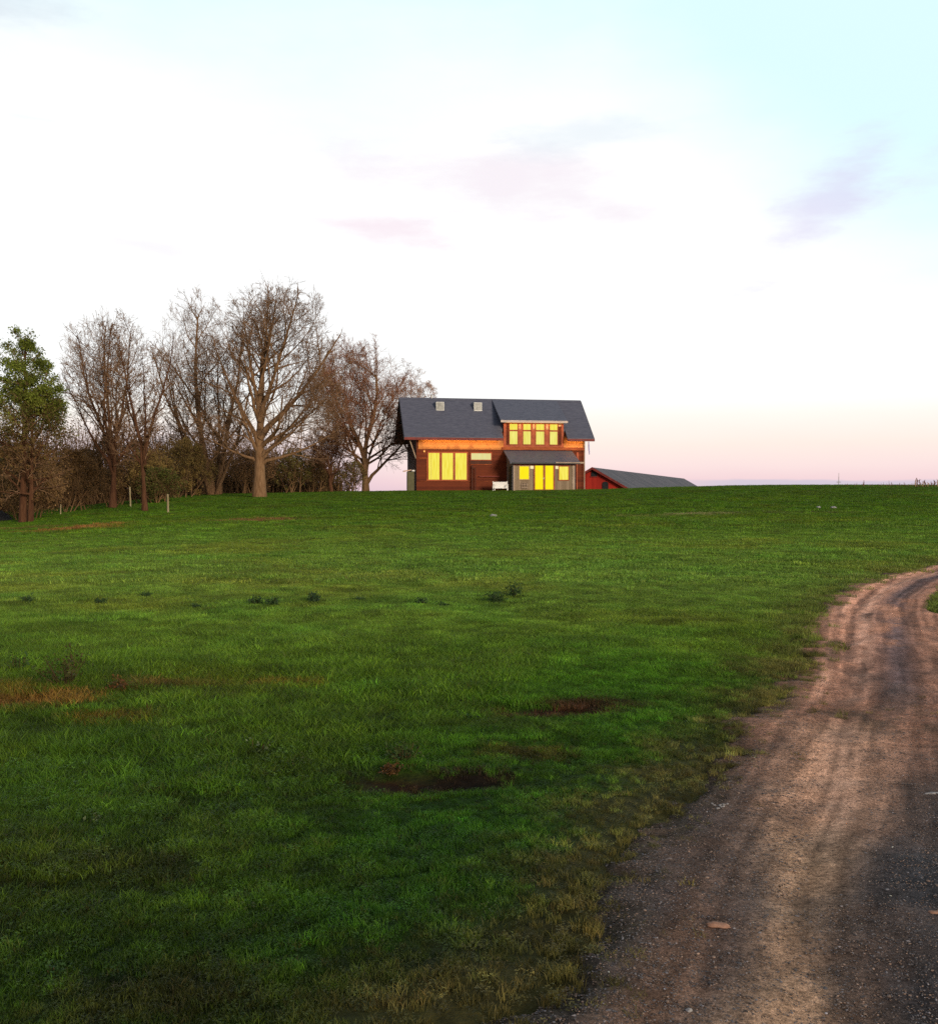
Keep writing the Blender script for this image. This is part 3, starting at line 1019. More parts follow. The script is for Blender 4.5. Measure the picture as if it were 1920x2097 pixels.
# pale end posts of the porch
part(MB().box(12.56, 12.76, PD - .05, PD - .001, -.5, 2.11), 'porch_post', M['rail'])
part(MB().box(7.64, 7.76, PD - .05, PD - .001, -.5, 2.11), 'porch_post', M['rail'])
window(8.15, 8.92, 1.0, 2.03, PD, M['lit_gold'], .06, fm=M['palewood'])
window(11.46, 12.23, .96, 2.03, PD, M['lit'], .075)
dr = MB()
dr.box(9.34, 9.44, PD - .07, PD - .001, -.5, 2.11)
dr.box(10.11, 10.29, PD - .07, PD - .001, -.5, 2.11)
dr.box(10.96, 11.08, PD - .07, PD - .001, -.5, 2.11)
dr.box(9.44, 10.11, PD - .06, PD - .001, -.5, .17)
dr.box(10.29, 10.96, PD - .06, PD - .001, -.5, .17)
door = part(dr, 'glass_door', M['frame'])
for x0, x1 in ((9.44, 10.11), (10.29, 10.96)):
    part(MB().box(x0, x1, PD - .016, PD - .002, .171, 2.10), 'pane', M['lit_gold'], door)
part(MB().box(10.12, 10.16, PD - .11, PD - .071, 1.0, 1.14), 'handle', M['metal'], door)
for x0, x1 in ((9.02, 9.30), (11.13, 11.36)):
    lo = part(MB().box(x0 - .03, x1 + .03, PD - .05, PD - .001, 1.80, 2.10), 'porch_lamp', M['rail'], bevel=.01)
    part(MB().box(x0, x1, PD - .14, PD - .051, 1.84, 2.07), 'lamp_glass', M['lamp'], lo, .02)
# dark side door of the porch
part(MB().box(7.50, 7.559, -1.95, -1.15, -.5, 2.05), 'side_door', M['darkdoor'])
# small lattice crate marks by the door: a wire boot rack fixed to the wall
t = MB()
for k in range(4):
    t.box(8.30 + .15 * k, 8.33 + .15 * k, PD - .10, PD - .06, .22, .68)
t.box(8.24, 8.86, PD - .13, PD - .09, .30, .33)
t.box(8.24, 8.86, PD - .13, PD - .09, .52, .55)
part(t, 'wall_rack', M['rail'])

# warm strip lamps in the eaves (lit in the photograph: they wash the cedar boards)


def strip_lamp(x0, x1, d, z, watts, w=.10):
    s_ = part(MB().box(x0, x1, d - .02, d + .02, z, z + .03), 'eave_lamp', M['bulb'])
    li = bpy.data.lights.new('eave_light', 'AREA')
    li.shape = 'RECTANGLE'
    li.size, li.size_y = x1 - x0, w
    li.energy = watts
    li.color = (1.0, .55, .20)
    lo = bpy.data.objects.new('eave_light', li)
    COL.objects.link(lo)
    lo.parent = house
    lo.location = ((x0 + x1) / 2, d, z - .02)
    lo.rotation_euler = (R(28), 0, 0)
    return s_


strip_lamp(.5, 6.9, -.55, 4.37, 60)
strip_lamp(12.7, 14.1, -.55, 4.37, 13)
strip_lamp(7.4, 12.3, -.40, 5.70, 18)

# ------------------------------------------------------------------ things by the house


def hp(u, d, z=0.0):
    c_, s_ = math.cos(YAW), math.sin(YAW)
    return (-4.319 + u * c_ - d * s_, 80 + u * s_ + d * c_, 1.92 + z)


bench = empty('garden_bench', hp(6.66, -1.9, -.02), YAW, 'white painted garden bench standing in front of the red house wall', 'bench')
MB().box(-.55, .55, .20, .24, .30, .80).build('backrest', M['white'], bench, .012)
MB().box(-.50, .50, -.22, .20, .26, .30).build('seat', M['white'], bench, .012)
for sx in (-1, 1):
    MB().box(sx * .54 - .03, sx * .54 + .03, -.24, -.18, -.05, .55).build('leg', M['white'], bench)
    MB().box(sx * .585 - .03, sx * .585 + .03, .20, .26, -.05, .86).build('leg', M['white'], bench)
    MB().box(sx * .54 - .035, sx * .54 + .035, -.26, .20, .552, .59).build('armrest', M['white'], bench, .01)

bin_ = empty('storage_bin', hp(-.42, .25, 0), YAW, 'olive green upright bin with a white lid at the left corner of the farmhouse', 'bin')
MB().box(-.30, .26, -.28, .28, -.3, 1.62).build('body', M['olive'], bin_, .03)
MB().box(.08, .30, -.30, .30, 1.64, 1.76).build('lid', M['white'], bin_, .02)
MB().box(-.31, -.301, -.2, .2, .2, 1.3).build('side_panel', M['darkdoor'], bin_)
pk = MB().add([(-.42, -.16, -.05), (.26, -.16, .03), (.26, .16, .03), (-.42, .16, -.05), (-.42, -.16, .05), (.26, -.16, .10), (.26, .16, .10), (-.42, .16, .05)],
              [(3, 2, 1, 0), (4, 5, 6, 7), (0, 1, 5, 4), (1, 2, 6, 5), (2, 3, 7, 6), (3, 0, 4, 7)]).build('plank', M['plank'], None, .01)
pk.location = hp(-.62, .25, 1.68)
pk.rotation_euler = (0, R(-4), YAW)
tag(pk, 'pinkish plank lying on top of the olive bin', 'plank')
ws = empty('wind_sock', hp(14.45, -.55, 4.15), YAW, 'thin lilac wind sock hanging from the right eave of the farmhouse', 'wind sock')
MB().tube((0, 0, .12), (0, 0, -.02), .012, n=6).build('cord', M['stalk_dark'], ws)
wsm = MB()
pts = [(0, 0, 0, .05), (.02, 0, -.3, .065), (.03, .02, -.6, .06), (.06, 0, -.85, .05), (.07, 0, -1.05, .03)]
for a, b in zip(pts[:-1], pts[1:]):
    wsm.tube(a[:3], b[:3], a[3], b[3], 10)
wsm.build('sleeve', M['lilac'], ws)

# ------------------------------------------------------------------ barn beyond the crest
BR = R(90 - 19.3)
barn = empty('barn', (12.6, 100, -2.0), BR, 'long low bright red barn with grey roof behind the crest right of the house', 'barn')
HW, RZ_, LEN = 5.9, 6.45, 76.3
SLB = .58
zb = lambda w: RZ_ - SLB * abs(w)
MB().prism([(-HW + .3, -3), (HW - .3, -3), (HW - .3, zb(HW - .3) - .24), (0, zb(0) - .24), (-HW + .3, zb(HW - .3) - .24)], .35, LEN - .35).build('wall', M['barnred'], barn)
MB().prism([(-HW, zb(HW) - .2), (0, RZ_ - .2), (HW, zb(HW) - .2), (HW, zb(HW)), (0, RZ_), (-HW, zb(HW))], 0, LEN).build('roof', M['barnroof'], barn)
bb = MB()
for s in (-1, 1):
    p = [(0, RZ_ - .23), (0, RZ_ + .03), (s * (HW + .02), zb(HW) + .03), (s * (HW + .02), zb(HW) - .23)]
    bb.prism(p if s < 0 else p[::-1], -.06, -.002)
bb.build('barge_board', M['fascia'], barn)


def arch_window(yc, zc, w, hgt):
    n_ = 10
    poly = [(yc - w / 2, zc - hgt / 2), (yc + w / 2, zc - hgt / 2)]
    poly += [(yc + w / 2 * math.cos(math.pi * k / n_), zc + hgt / 2 - w / 4 + w / 2 * .7 * math.sin(math.pi * k / n_)) for k in range(n_ + 1)]
    f = MB().prism(poly, .30, .349).build('window', M['black'], barn)
    MB().box(.27, .299, yc - w / 2 - .06, yc + w / 2 + .06, zc - hgt / 2 - .09, zc - hgt / 2 - .005).build('sill', M['fascia'], f)


arch_window(-.12, 5.75, .62, .42)
arch_window(-1.28, 4.55, .62, .75)

# ------------------------------------------------------------------ trees


def tubes(paths, sides):
    """paths: list of (points Nx3, radii N), all with the same N -> verts, quad faces"""
    P = np.array([p for p, r in paths])
    Rr = np.array([r for p, r in paths])
    B, N, _ = P.shape
    T = np.gradient(P, axis=1)
    T /= np.linalg.norm(T, axis=2)[..., None] + 1e-9
    ref = np.where(np.abs(T[..., 2:3]) > .9, np.array([1., 0, 0]), np.array([0, 0, 1.]))
    S = np.cross(T, ref)
    S /= np.linalg.norm(S, axis=2)[..., None] + 1e-9
    U = np.cross(T, S)
    an = np.arange(sides) * 2 * np.pi / sides
    V = P[:, :, None] + Rr[:, :, None, None] * (S[:, :, None] * np.cos(an)[None, None, :, None] + U[:, :, None] * np.sin(an)[None, None, :, None])
    idx = np.arange(B * N * sides).reshape(B, N, sides)
    a, b_ = idx[:, :-1], idx[:, 1:]
    F = np.stack([a, np.roll(a, -1, 2), np.roll(b_, -1, 2), b_], -1).reshape(-1, 4)
    return V.reshape(-1, 3), F


def join_tubes(groups):
    V, F, k = [], [], 0
    for paths, sides in groups:
        if not paths:
            continue
        v, f = tubes(paths, sides)
        V.append(v)
        F.append(f + k)
        k += len(v)
    return np.concatenate(V), np.concatenate(F)


def grow_tree(seed, H, env, stems, straight=False, ratio=(.62, .55, .5, .5), counts=(11, 8, 6, 5), npts=(12, 9, 7, 5, 4), ang=(48, 42, 42, 45), trop=.10, wig=.13, f0=.22, rtrunk=.3, lean_env=(0, 0), keep_r=.62, minr=.010, clear=.0):
    """bare tree inside an envelope: env = [(height fraction, radius in m)], irregular round the axis"""
    r = random.Random(seed)
    lob = [(r.uniform(.05, .16), r.randint(2, 5), r.uniform(0, 6.28), r.uniform(2, 7)) for _ in range(4)]
    ez, er = [e[0] for e in env], [e[1] for e in env]

    def inside(x, y, z, al=1.0):
        hf = z / (H * (.55 + .45 * al))
        if hf > 1:
            return False
        cx, cy = lean_env[0] * hf, lean_env[1] * hf
        R_ = float(np.interp(hf, ez, er))
        a = math.atan2(y - cy, x - cx)
        R_ *= 1 + sum(k * math.sin(n_ * a + p + w_ * hf) for k, n_, p, w_ in lob)
        return math.hypot(x - cx, y - cy) < R_ * al
    levels = [[] for _ in range(5)]

    def branch(lv, p, d, L, rad, N, tr_, al):
        for attempt in range(2):
            st = r.getstate()
            pts = [p]
            dx_, dy_, dz_ = d
            x, y, z = p
            step = L / (N - 1)
            out_at = None
            for i in range(1, N):
                w_ = wig * (.10 if lv == 0 and (straight or L < .42 * H and d[2] > .9) else (.45, .9, 1.25, 1.4, 1.5)[lv])
                dx_ += r.gauss(0, w_)
                dy_ += r.gauss(0, w_)
                dz_ += r.gauss(0, w_ * .7) + tr_
                m = math.sqrt(dx_ * dx_ + dy_ * dy_ + dz_ * dz_)
                dx_, dy_, dz_ = dx_ / m, dy_ / m, dz_ / m
                x, y, z = x + dx_ * step, y + dy_ * step, z + dz_ * step
                pts.append((x, y, z))
                if out_at is None and not inside(x, y, z, al):
                    out_at = i
            if out_at is not None and attempt == 0 and lv < 4 and out_at < N - 1:
                L *= max(.25, out_at / (N - 1)) * r.uniform(.9, 1.15)
                r.setstate(st)
                continue
            break
        if out_at is not None and out_at <= 1 and lv >= 2 and not inside(*p):
            return None
        tip = max(minr * .55, rad * (.16 if lv else .22))
        rr = [rad + (tip - rad) * (i / (N - 1)) ** .85 for i in range(N)]
        return pts, rr, L

    def rec(lv, p, d, L, rad, al):
        if lv == 1 or (lv == 0):
            al = r.uniform(.72, 1.12) if lv else 1.02
        N = npts[lv]
        b = branch(lv, p, d, L, rad, N, trop * (1.0 if lv < 3 else .6), al)
        if b is None:
            return
        pts, rr, L = b
        levels[lv].append((np.array(pts), np.array(rr)))
        if lv >= 4:
            return
        n_ = counts[lv]
        n_ = max(2, int(round(n_ * (.55 + .45 * min(1.5, L / (H * (.6, .34, .2, .11)[lv]))))))
        az = r.uniform(0, 6.28)
        for k in range(n_):
            f = f0 + (1 - f0) * ((k + r.uniform(.1, .9)) / n_) if lv == 0 else .18 + .82 * ((k + r.uniform(.1, .9)) / n_)
            i = min(N - 2, int(f * (N - 1)))
            u = f * (N - 1) - i
            a, b2 = pts[i], pts[i + 1]
            q = tuple(a[j] + (b2[j] - a[j]) * u for j in range(3))
            if q[2] < clear * H:
                continue
            dd = Vector([b2[j] - a[j] for j in range(3)]).normalized()
            az += 2.4 + r.uniform(-.5, .5)
            s_ = dd.orthogonal().normalized()
            t_ = dd.cross(s_)
            th = R(ang[lv]) * r.uniform(.65, 1.3) * (1.15 - .45 * f)
            nd = dd * math.cos(th) + (s_ * math.cos(az) + t_ * math.sin(az)) * math.sin(th)
            cl = L * ratio[lv] * r.uniform(.7, 1.25) * (1.15 - .55 * f)
            cr = max(minr, min(rr[i] * r.uniform(.44, .64), rad * keep_r))
            rec(lv + 1, q, tuple(nd), cl, cr, al)
        # the tip forks on
        if lv < 3:
            dd = Vector([pts[-1][j] - pts[-2][j] for j in range(3)]).normalized()
            for k in range(2):
                s_ = Vector((r.gauss(0, .35), r.gauss(0, .35), r.gauss(0, .2)))
                rec(lv + 1, pts[-1], tuple((dd + s_).normalized()), L * ratio[lv] * r.uniform(.45, .8), max(minr, rr[-1] * .95), al)
    for (off, d, L, rad) in stems:
        d = Vector(d).normalized()
        rec(0, off, tuple(d), L * H, rad, 1.0)
    return levels


def flare(paths, k=1.35):
    for p, r_ in paths:
        hz = p[:, 2] - p[0, 2]
        r_ *= 1 + (k - 1) * np.exp(-hz / .8)


def bare_tree(name, loc, levels, bark, twig, label, group, cat='tree', sides=(9, 7, 4, 3, 3), buds=None, seed=1, kroot=1.35):
    o = empty(name, loc, 0, label, cat, group)
    flare(levels[0], kroot)
    for p, r_ in levels[0]:                                # roots into the ground
        p[0, 2] -= .35
    V, F = join_tubes([(levels[0], sides[0])])
    link_mesh('trunk', V, F, bark, o, True)
    V, F = join_tubes([(levels[1], sides[1])])
    link_mesh('limbs', V, F, bark, o, True)
    V, F = join_tubes([(levels[2], sides[2]), (levels[3], sides[3]), (levels[4], sides[4])])
    link_mesh('crown', V, F, twig, o, True)
    if buds:
        g_ = np.random.default_rng(seed)
        ends = np.concatenate([p[1:] for p, r_ in levels[4]])
        n_, size, c0, c1 = buds[:4]
        sel = g_.integers(0, len(ends), n_)
        leaf_cloud('leaf_buds', ends[sel] + g_.normal(0, .08, (n_, 3)), size, c0, c1, o, g_)
    return o


def leaf_cloud(name, C, size, c0, c1, parent, g_, flat=.3, tint=None):
    n_ = len(C)
    a = g_.normal(size=(n_, 3))
    a /= np.linalg.norm(a, axis=1)[:, None]
    b_ = g_.normal(size=(n_, 3))
    b_ -= (a * b_).sum(1)[:, None] * a
    b_ /= np.linalg.norm(b_, axis=1)[:, None]
    s = (size * g_.uniform(.6, 1.4, n_))[:, None]
    V = np.stack([C - a * s, C + b_ * s * .55, C + a * s, C - b_ * s * .55], 1).reshape(-1, 3)
    F = np.arange(4 * n_).reshape(-1, 4)
    if tint is None:
        k = g_.random((n_, 1))
        tint = np.array(c0) * (1 - k) + np.array(c1) * k
    tint = tint * g_.uniform(.7, 1.3, (n_, 1))
    return link_mesh(name, V, F, M['leaf'], parent, False, np.repeat(tint, 4, 0))


def ground_at(x, y, dz=0.0):
    return (x, y, float(surf(np.array([x]), np.array([y]))[0]) + dz)


GT = 'bare trees in the row left of the farmhouse'
# the biggest: single thick trunk, long side limbs, ascending leaders
lv = grow_tree(5, 14.0, [(0, .5), (.10, 3.0), (.2, 4.8), (.40, 5.0), (.62, 5.0), (.80, 4.4), (.93, 3.2), (1, 2.0)],
               [((0, 0, 0), (.0, 0, 1), .66, .46), ((.05, 0, 4.4), (.80, .15, .66), .60, .20), ((0, 0, 3.9), (-.55, .1, .85), .52, .16), ((0, 0, 5.6), (.42, -.2, .9), .62, .16),
                ((0, 0, 6.2), (-.22, -.1, 1), .42, .14), ((0, 0, 6.8), (.10, .25, 1), .56, .15), ((0, 0, 5.0), (-.1, .5, .9), .52, .13), ((0, 0, 7.4), (.28, .1, 1), .48, .12),
                ((0, 0, 2.5), (.98, .0, .10), .40, .12), ((0, 0, 3.0), (.9, -.3, .30), .38, .11), ((0, 0, 2.6), (-.95, .1, .15), .30, .11), ((0, 0, 3.6), (.9, .3, .40), .40, .12)],
               counts=(11, 9, 6, 5), f0=.22, trop=.05, wig=.17, clear=.13, lean_env=(1.5, 0), straight=True)
bare_tree('bare_tree', ground_at(-14.34, 66.9), lv, M['bark'], M['twig'], 'tallest bare tree with one thick pale brown trunk and wide side limbs', GT, kroot=1.25)
# wide multi-stemmed tree to its left
lv = grow_tree(8, 16.5, [(0, .8), (.08, 2.2), (.2, 3.4), (.4, 3.9), (.6, 3.7), (.8, 2.9), (.93, 1.7), (1, .8)],
               [((0, 0, 0), (-.06, .1, 1), .86, .27), ((.35, .1, 0), (.14, -.1, 1), .74, .25), ((-.25, .2, .1), (-.60, .1, 1), .58, .16), ((.3, -.2, .3), (.46, .1, 1), .56, .15),
                ((0, .3, .2), (.0, .5, 1), .66, .16), ((-.1, -.2, .1), (-.34, -.25, 1), .72, .16), ((-.2, 0, .3), (-.85, -.1, .8), .36, .12)],
               counts=(13, 8, 6, 5), f0=.16, ang=(46, 42, 42, 45), trop=.06, wig=.14, clear=.08, lean_env=(-1.5, 0))
bare_tree('bare_tree', ground_at(-20.33, 77.7), lv, M['bark'], M['twig'], 'bare tree of several stems fanning from one base, left of the thick trunked one', GT)
# fan shaped tree further left
lv = grow_tree(12, 13.2, [(0, .5), (.14, 1.0), (.24, 2.4), (.4, 3.0), (.6, 3.2), (.8, 2.9), (.92, 2.0), (1, .9)],
               [((0, 0, 0), (.02, 0, 1), .34, .26), ((0, 0, 3.2), (-.42, .05, 1), .64, .13), ((0, 0, 3.7), (-.1, .1, 1), .68, .13), ((0, 0, 3.9), (.28, -.1, 1), .60, .12),
                ((0, 0, 2.9), (-.8, -.1, .9), .42, .10), ((0, 0, 2.8), (.1, .5, 1), .55, .11), ((0, 0, 2.7), (.7, .1, .9), .38, .09), ((0, 0, 3.8), (-.25, -.35, 1), .6, .11)],
               counts=(11, 8, 6, 4), f0=.12, ang=(44, 42, 42, 45), trop=.055, wig=.15, clear=.18, lean_env=(-.7, 0))
bare_tree('bare_tree', ground_at(-23.76, 65.2), lv, M['darkbark'], M['twig'], 'bare tree with dark straight trunk and fan of thin upright branches beside the green tree', GT)
lv = grow_tree(19, 11.0, [(0, .4), (.2, 1.0), (.4, 1.7), (.6, 1.9), (.8, 1.6), (1, .5)],
               [((0, 0, 0), (.0, 0, 1), .36, .16), ((0, 0, 3.4), (-.34, 0, 1), .56, .10), ((0, 0, 3.5), (.30, .1, 1), .58, .10), ((0, 0, 3.0), (.1, -.4, 1), .5, .08), ((0, 0, 2.4), (-.6, .1, .9), .3, .06)],
               counts=(10, 7, 6, 4), f0=.12, ang=(44, 42, 42, 45), trop=.05, wig=.16, clear=.2)
bare_tree('bare_tree', ground_at(-18.3, 55.2), lv, M['darkbark'], M['twig'], 'slim forked bare tree between the two multi branched fans, behind the yellowish post', GT)
# round headed tree next to the house
lv = grow_tree(23, 13.7, [(0, .4), (.10, 2.0), (.2, 4.0), (.32, 4.8), (.55, 5.0), (.75, 4.4), (.9, 3.0), (1, 1.6)],
               [((0, 0, 0), (.0, 0, 1), .74, .30), ((0, 0, 1.6), (-.62, .1, .9), .62, .14), ((.05, 0, 1.0), (.80, -.1, .85), .56, .14), ((0, 0, 2.0), (.25, .4, 1), .66, .14), ((0, 0, 2.2), (-.25, -.35, 1), .62, .13),
                ((0, 0, 2.6), (-.95, .1, .5), .46, .11), ((0, 0, 2.8), (.9, .2, .55), .40, .10), ((0, 0, 3.4), (-.7, -.2, .8), .5, .11), ((0, 0, 3.0), (-.45, .3, 1), .58, .11)],
               counts=(13, 9, 7, 5), f0=.16, ang=(46, 42, 42, 45), trop=.035, wig=.15, clear=.1, lean_env=(-.5, 0))
bare_tree('bare_tree', ground_at(-9.13, 86.4), lv, M['bark'], M['twig_red'], 'round headed bare tree with reddish twigs, nearest to the farmhouse', GT,
          buds=(13000, .045, (.24, .095, .065), (.34, .155, .11)), seed=3)
# pale small tree behind the roof
lv = grow_tree(29, 12.3, [(0, .3), (.3, 1.6), (.6, 2.6), (.85, 2.2), (1, 1.0)],
               [((0, 0, 0), (.05, 0, 1), .7, .14), ((0, 0, 4.4), (-.4, 0, 1), .5, .08), ((0, 0, 4.8), (.4, 0, 1), .5, .08)],
               counts=(9, 7, 6, 4), f0=.35, trop=.05, clear=.35)
bare_tree('bare_tree', ground_at(-5.5, 91.5), lv, M['twig_pale'], M['twig_pale'], 'small pale pinkish tree whose top shows behind the left end of the roof', GT,
          buds=(6000, .05, (.50, .36, .31), (.62, .48, .40)), seed=4)
# small dark tree between the tallest and the round headed one
lv = grow_tree(31, 5.4, [(0, .3), (.25, 1.4), (.5, 2.6), (.8, 2.4), (1, 1.2)],
               [((0, 0, 0), (.0, 0, 1), .62, .15), ((0, 0, 1.2), (-.6, .1, 1), .6, .08), ((0, 0, 1.2), (.6, 0, 1), .6, .08), ((0, 0, 1.5), (.1, .5, 1), .6, .07)],
               counts=(10, 8, 6, 5), trop=.04, clear=.18)
bare_tree('bare_tree', ground_at(-11.2, 79.5), lv, M['darkbark'], M['darkbark'], 'low dark spreading tree between the tallest tree and the round headed one', GT)

# green leaved tree at the left edge of the row
gloc = ground_at(-24.5, 53.7)
lv = grow_tree(37, 10.0, straight=True, env=[(0, .5), (.2, 2.1), (.4, 2.5), (.6, 2.5), (.75, 2.2), (.88, 1.6), (.96, .9), (1, .4)],
               stems=[((0, 0, 0), (.0, 0, 1), .95, .21), ((.55, -.3, 0), (.02, 0, 1), .66, .15)],
               counts=(28, 7, 5, 3), f0=.16, ang=(66, 48, 45, 45), ratio=(.36, .55, .5, .5), trop=.03, clear=.08)
gt_ = bare_tree('leafy_tree', gloc, lv, M['darkbark'], M['twig'], 'green leaved tree with conical top at the left edge of the photo', None)
g_ = np.random.default_rng(8)
ends = np.concatenate([p[1:] for p, r_ in lv[3]] + [p[1:] for p, r_ in lv[4]])
zz = ends[:, 2] / 10.5
keepp = g_.random(len(ends)) < np.interp(zz, [0, .3, .42, .55, .7, 1], [.07, .16, .34, .6, .95, 1.0])
ends = ends[keepp]
sel = g_.integers(0, len(ends), 34000)
C_ = ends[sel] + g_.normal(0, .12, (len(sel), 3))
zz = (C_[:, 2] / 10.5 + g_.normal(0, .06, len(C_)))[:, None]
cl = vnoise(C_[:, 0] * 1.6 + 5, C_[:, 2] * 1.6 + C_[:, 1], 7)[:, None]
up = sstep(zz, .36, .70)
tl = (np.array((.14, .082, .028)) * (1 - up) + np.array((.15, .185, .026)) * up) * (.5 + 1.0 * cl)
leaf_cloud('foliage', C_, .058, None, None, gt_, g_, tint=tl)

# ------------------------------------------------------------------ brush under the trees
bush_label = []


def bush(name, x, y, h_, r_, seed, c0, c1, n_leaf, label, group, dens=1.0, bark='brush', leafsize=.055):
    lv = grow_tree(seed, h_, [(0, r_ * .45), (.3, r_ * .9), (.6, r_), (.85, r_ * .75), (1, r_ * .35)],
                   [((random.Random(seed * 7 + k).uniform(-.4, .4) * r_, random.Random(seed * 9 + k).uniform(-.4, .4) * r_, 0),
                     (random.Random(seed + k).gauss(0, .35), random.Random(seed * 3 + k).gauss(0, .35), 1), .95, .045) for k in range(int(7 * dens))],
                   counts=(7, 5, 4, 3), npts=(7, 6, 5, 4, 3), f0=.08, ang=(45, 45, 45, 45), trop=.03, minr=.008)
    o = empty(name, ground_at(x, y), 0, label, 'bush', group)
    V, F = join_tubes([(lv[0], 5), (lv[1], 4)])
    link_mesh('stem', V, F, M[bark], o, True)
    V, F = join_tubes([(lv[2], 3), (lv[3], 3), (lv[4], 3)])
    link_mesh('twigs', V, F, M[bark], o, True)
    g_ = np.random.default_rng(seed)
    ends = np.concatenate([p[1:] for p, q in lv[2]] + [p[1:] for p, q in lv[3]] + [p[1:] for p, q in lv[4]])
    sel = g_.integers(0, len(ends), n_leaf)
    leaf_cloud('foliage', ends[sel] + g_.normal(0, .09, (n_leaf, 3)), leafsize, c0, c1, o, g_)
    return o


GB = 'bushes in the undergrowth below the bare trees'
DK, DK2 = (.085, .048, .018), (.18, .105, .038)
OL, OL2 = (.17, .118, .034), (.29, .20, .062)
BR_, BR2 = (.23, .13, .052), (.35, .21, .09)
GRN, GRN2 = (.070, .078, .016), (.115, .12, .026)
for (x, y, h_, r_, sd_, c0, c1, n_, lab) in (
    (-29.0, 60.5, 3.9, 2.3, 101, OL, OL2, 9000, 'olive brown bush at the left edge, behind the green tree'),
    (-26.6, 59.0, 3.5, 2.0, 102, BR_, BR2, 8000, 'brown twiggy bush wrapped round the foot of the green tree'),
    (-27.0, 66.5, 4.2, 2.2, 103, DK, DK2, 9000, 'very dark bush behind the small post left of the dark trunk'),
    (-25.5, 70.0, 5.0, 2.4, 104, DK, DK2, 10000, 'tall dark bush rising behind the dark straight trunk'),
    (-22.5, 69.0, 3.6, 2.0, 105, OL, OL2, 9000, 'olive bush just right of the dark straight trunk'),
    (-21.0, 66.5, 2.3, 1.5, 106, GRN, GRN2, 6000, 'greenish bush beside the tall pale fence post'),
    (-21.6, 73.5, 4.4, 2.3, 107, OL, OL2, 10000, 'olive bush between the slim forked tree and the fan stemmed tree'),
    (-24.0, 79.0, 4.6, 2.3, 108, (.17, .10, .04), (.26, .16, .06), 8000, 'light brown bush behind the yellowish fence post'),
    (-17.6, 80.0, 3.6, 2.0, 109, (.19, .10, .045), (.28, .165, .075), 5000, 'brown bush between the fan stemmed tree and the thick trunk'),
    (-14.6, 81.0, 3.6, 1.8, 110, (.12, .11, .025), (.20, .17, .045), 4200, 'green tinged bush just right of the thick pale trunk'),
    (-12.9, 83.0, 3.2, 1.7, 111, (.14, .095, .03), (.22, .15, .05), 3200, 'olive bush left of the low dark spreading tree'),
    (-9.9, 82.5, 2.6, 1.3, 112, (.11, .11, .025), (.19, .17, .045), 1800, 'small thin bush between the low dark tree and the round headed tree'),
    (-30.5, 66.0, 5.0, 2.6, 113, DK, DK2, 9000, 'tall dark thicket at the far left behind the green tree'),
):
    bush('bush', x, y, h_, r_, sd_, c0, c1, n_, lab, GB)

# the wood behind reads as one mass
g_ = np.random.default_rng(77)
wood_paths = []
n_ = 5200
wx_ = -46 + 34.5 * g_.random(n_) ** 1.45
wy_ = g_.uniform(86, 97, n_)
hh_ = np.interp(wx_, [-46, -33, -24, -15, -11], [8, 8.2, 7.2, 5.4, 3.6]) * g_.uniform(.45, 1.1, n_)
for x, y, h_ in zip(wx_, wy_, hh_):
    z0 = float(height(np.array([x]), np.array([y]))[0])
    p = np.zeros((6, 3))
    p[0] = (x, y, z0 - .2)
    d = np.array([g_.normal(0, .22), g_.normal(0, .22), 1.0])
    for i in range(1, 6):
        d = d + g_.normal(0, .16, 3) * (1, 1, .4)
        p[i] = p[i - 1] + d / np.linalg.norm(d) * h_ / 5
    wood_paths.append((p, np.linspace(.045, .012, 6)))
V, F = join_tubes([(wood_paths, 3)])
ends = np.concatenate([p[2:] for p, r_ in wood_paths])
sel = g_.integers(0, len(ends), 60000)
C_ = ends[sel] + g_.normal(0, .35, (60000, 3))
wood = link_mesh('woodland', V, F, M['brush'], None, True)
tag(wood, kind='stuff')
k = g_.random((60000, 1))
leaf_cloud('foliage', C_, .085, None, None, wood, g_, tint=np.array((.13, .078, .032)) * (1 - k) + np.array((.28, .175, .072)) * k)

# ------------------------------------------------------------------ posts, heap
GP = 'fence posts standing along the edge of the trees'


def post(x, y, h_, r_, mat, tilt, label):
    mb = MB().tube((0, 0, -.3), (tilt * h_, 0, h_), r_, r_ * .9, 9)
    o = mb.build('fence_post', mat, None, .006)
    o.location = ground_at(x, y)
    tag(o, label, 'post', GP)
    mb = MB().tube((tilt * h_, 0, h_ + .001), (tilt * h_ * 1.03, 0, h_ + .05), r_ * 1.05, r_ * .3, 9)
    mb.build('post_cap', mat, o)
    for zz_ in (.35, .7):
        MB().box(-r_ - .03 + tilt * h_ * zz_, -r_ * .8 + tilt * h_ * zz_, -.03, .03, h_ * zz_ - .05, h_ * zz_ + .05).build('insulator', M['black'], o)


post(-21.9, 63.3, 1.30, .055, M['post'], -.04, 'tall pale whitish post between the dark trunk and the slim forked tree')
post(-15.63, 50.8, .98, .055, M['post'], -.02, 'yellowish post standing out on the grass, rightmost of the three posts')
post(-26.2, 62.7, .68, .045, M['post'], .02, 'short thin post on the grass in front of the dark hollow')
hb = MB()
g_ = random.Random(4)
import bmesh
bm = bmesh.new()
bmesh.ops.create_icosphere(bm, subdivisions=4, radius=1)
for v in bm.verts:
    k = 1 + .10 * math.sin(5 * v.co.x + 2) * math.cos(4 * v.co.y) + .05 * math.sin(11 * v.co.z + 7 * v.co.x)
    v.co = Vector((v.co.x * 1.5 * k, v.co.y * 1.2 * k, max(-.2, v.co.z * .95 * k)))
me = bpy.data.meshes.new('covered_heap')
bm.to_mesh(me)
bm.free()
me.materials.append(M['black'])
me.polygons.foreach_set('use_smooth', [True] * len(me.polygons))
heap = bpy.data.objects.new('covered_heap', me)
COL.objects.link(heap)
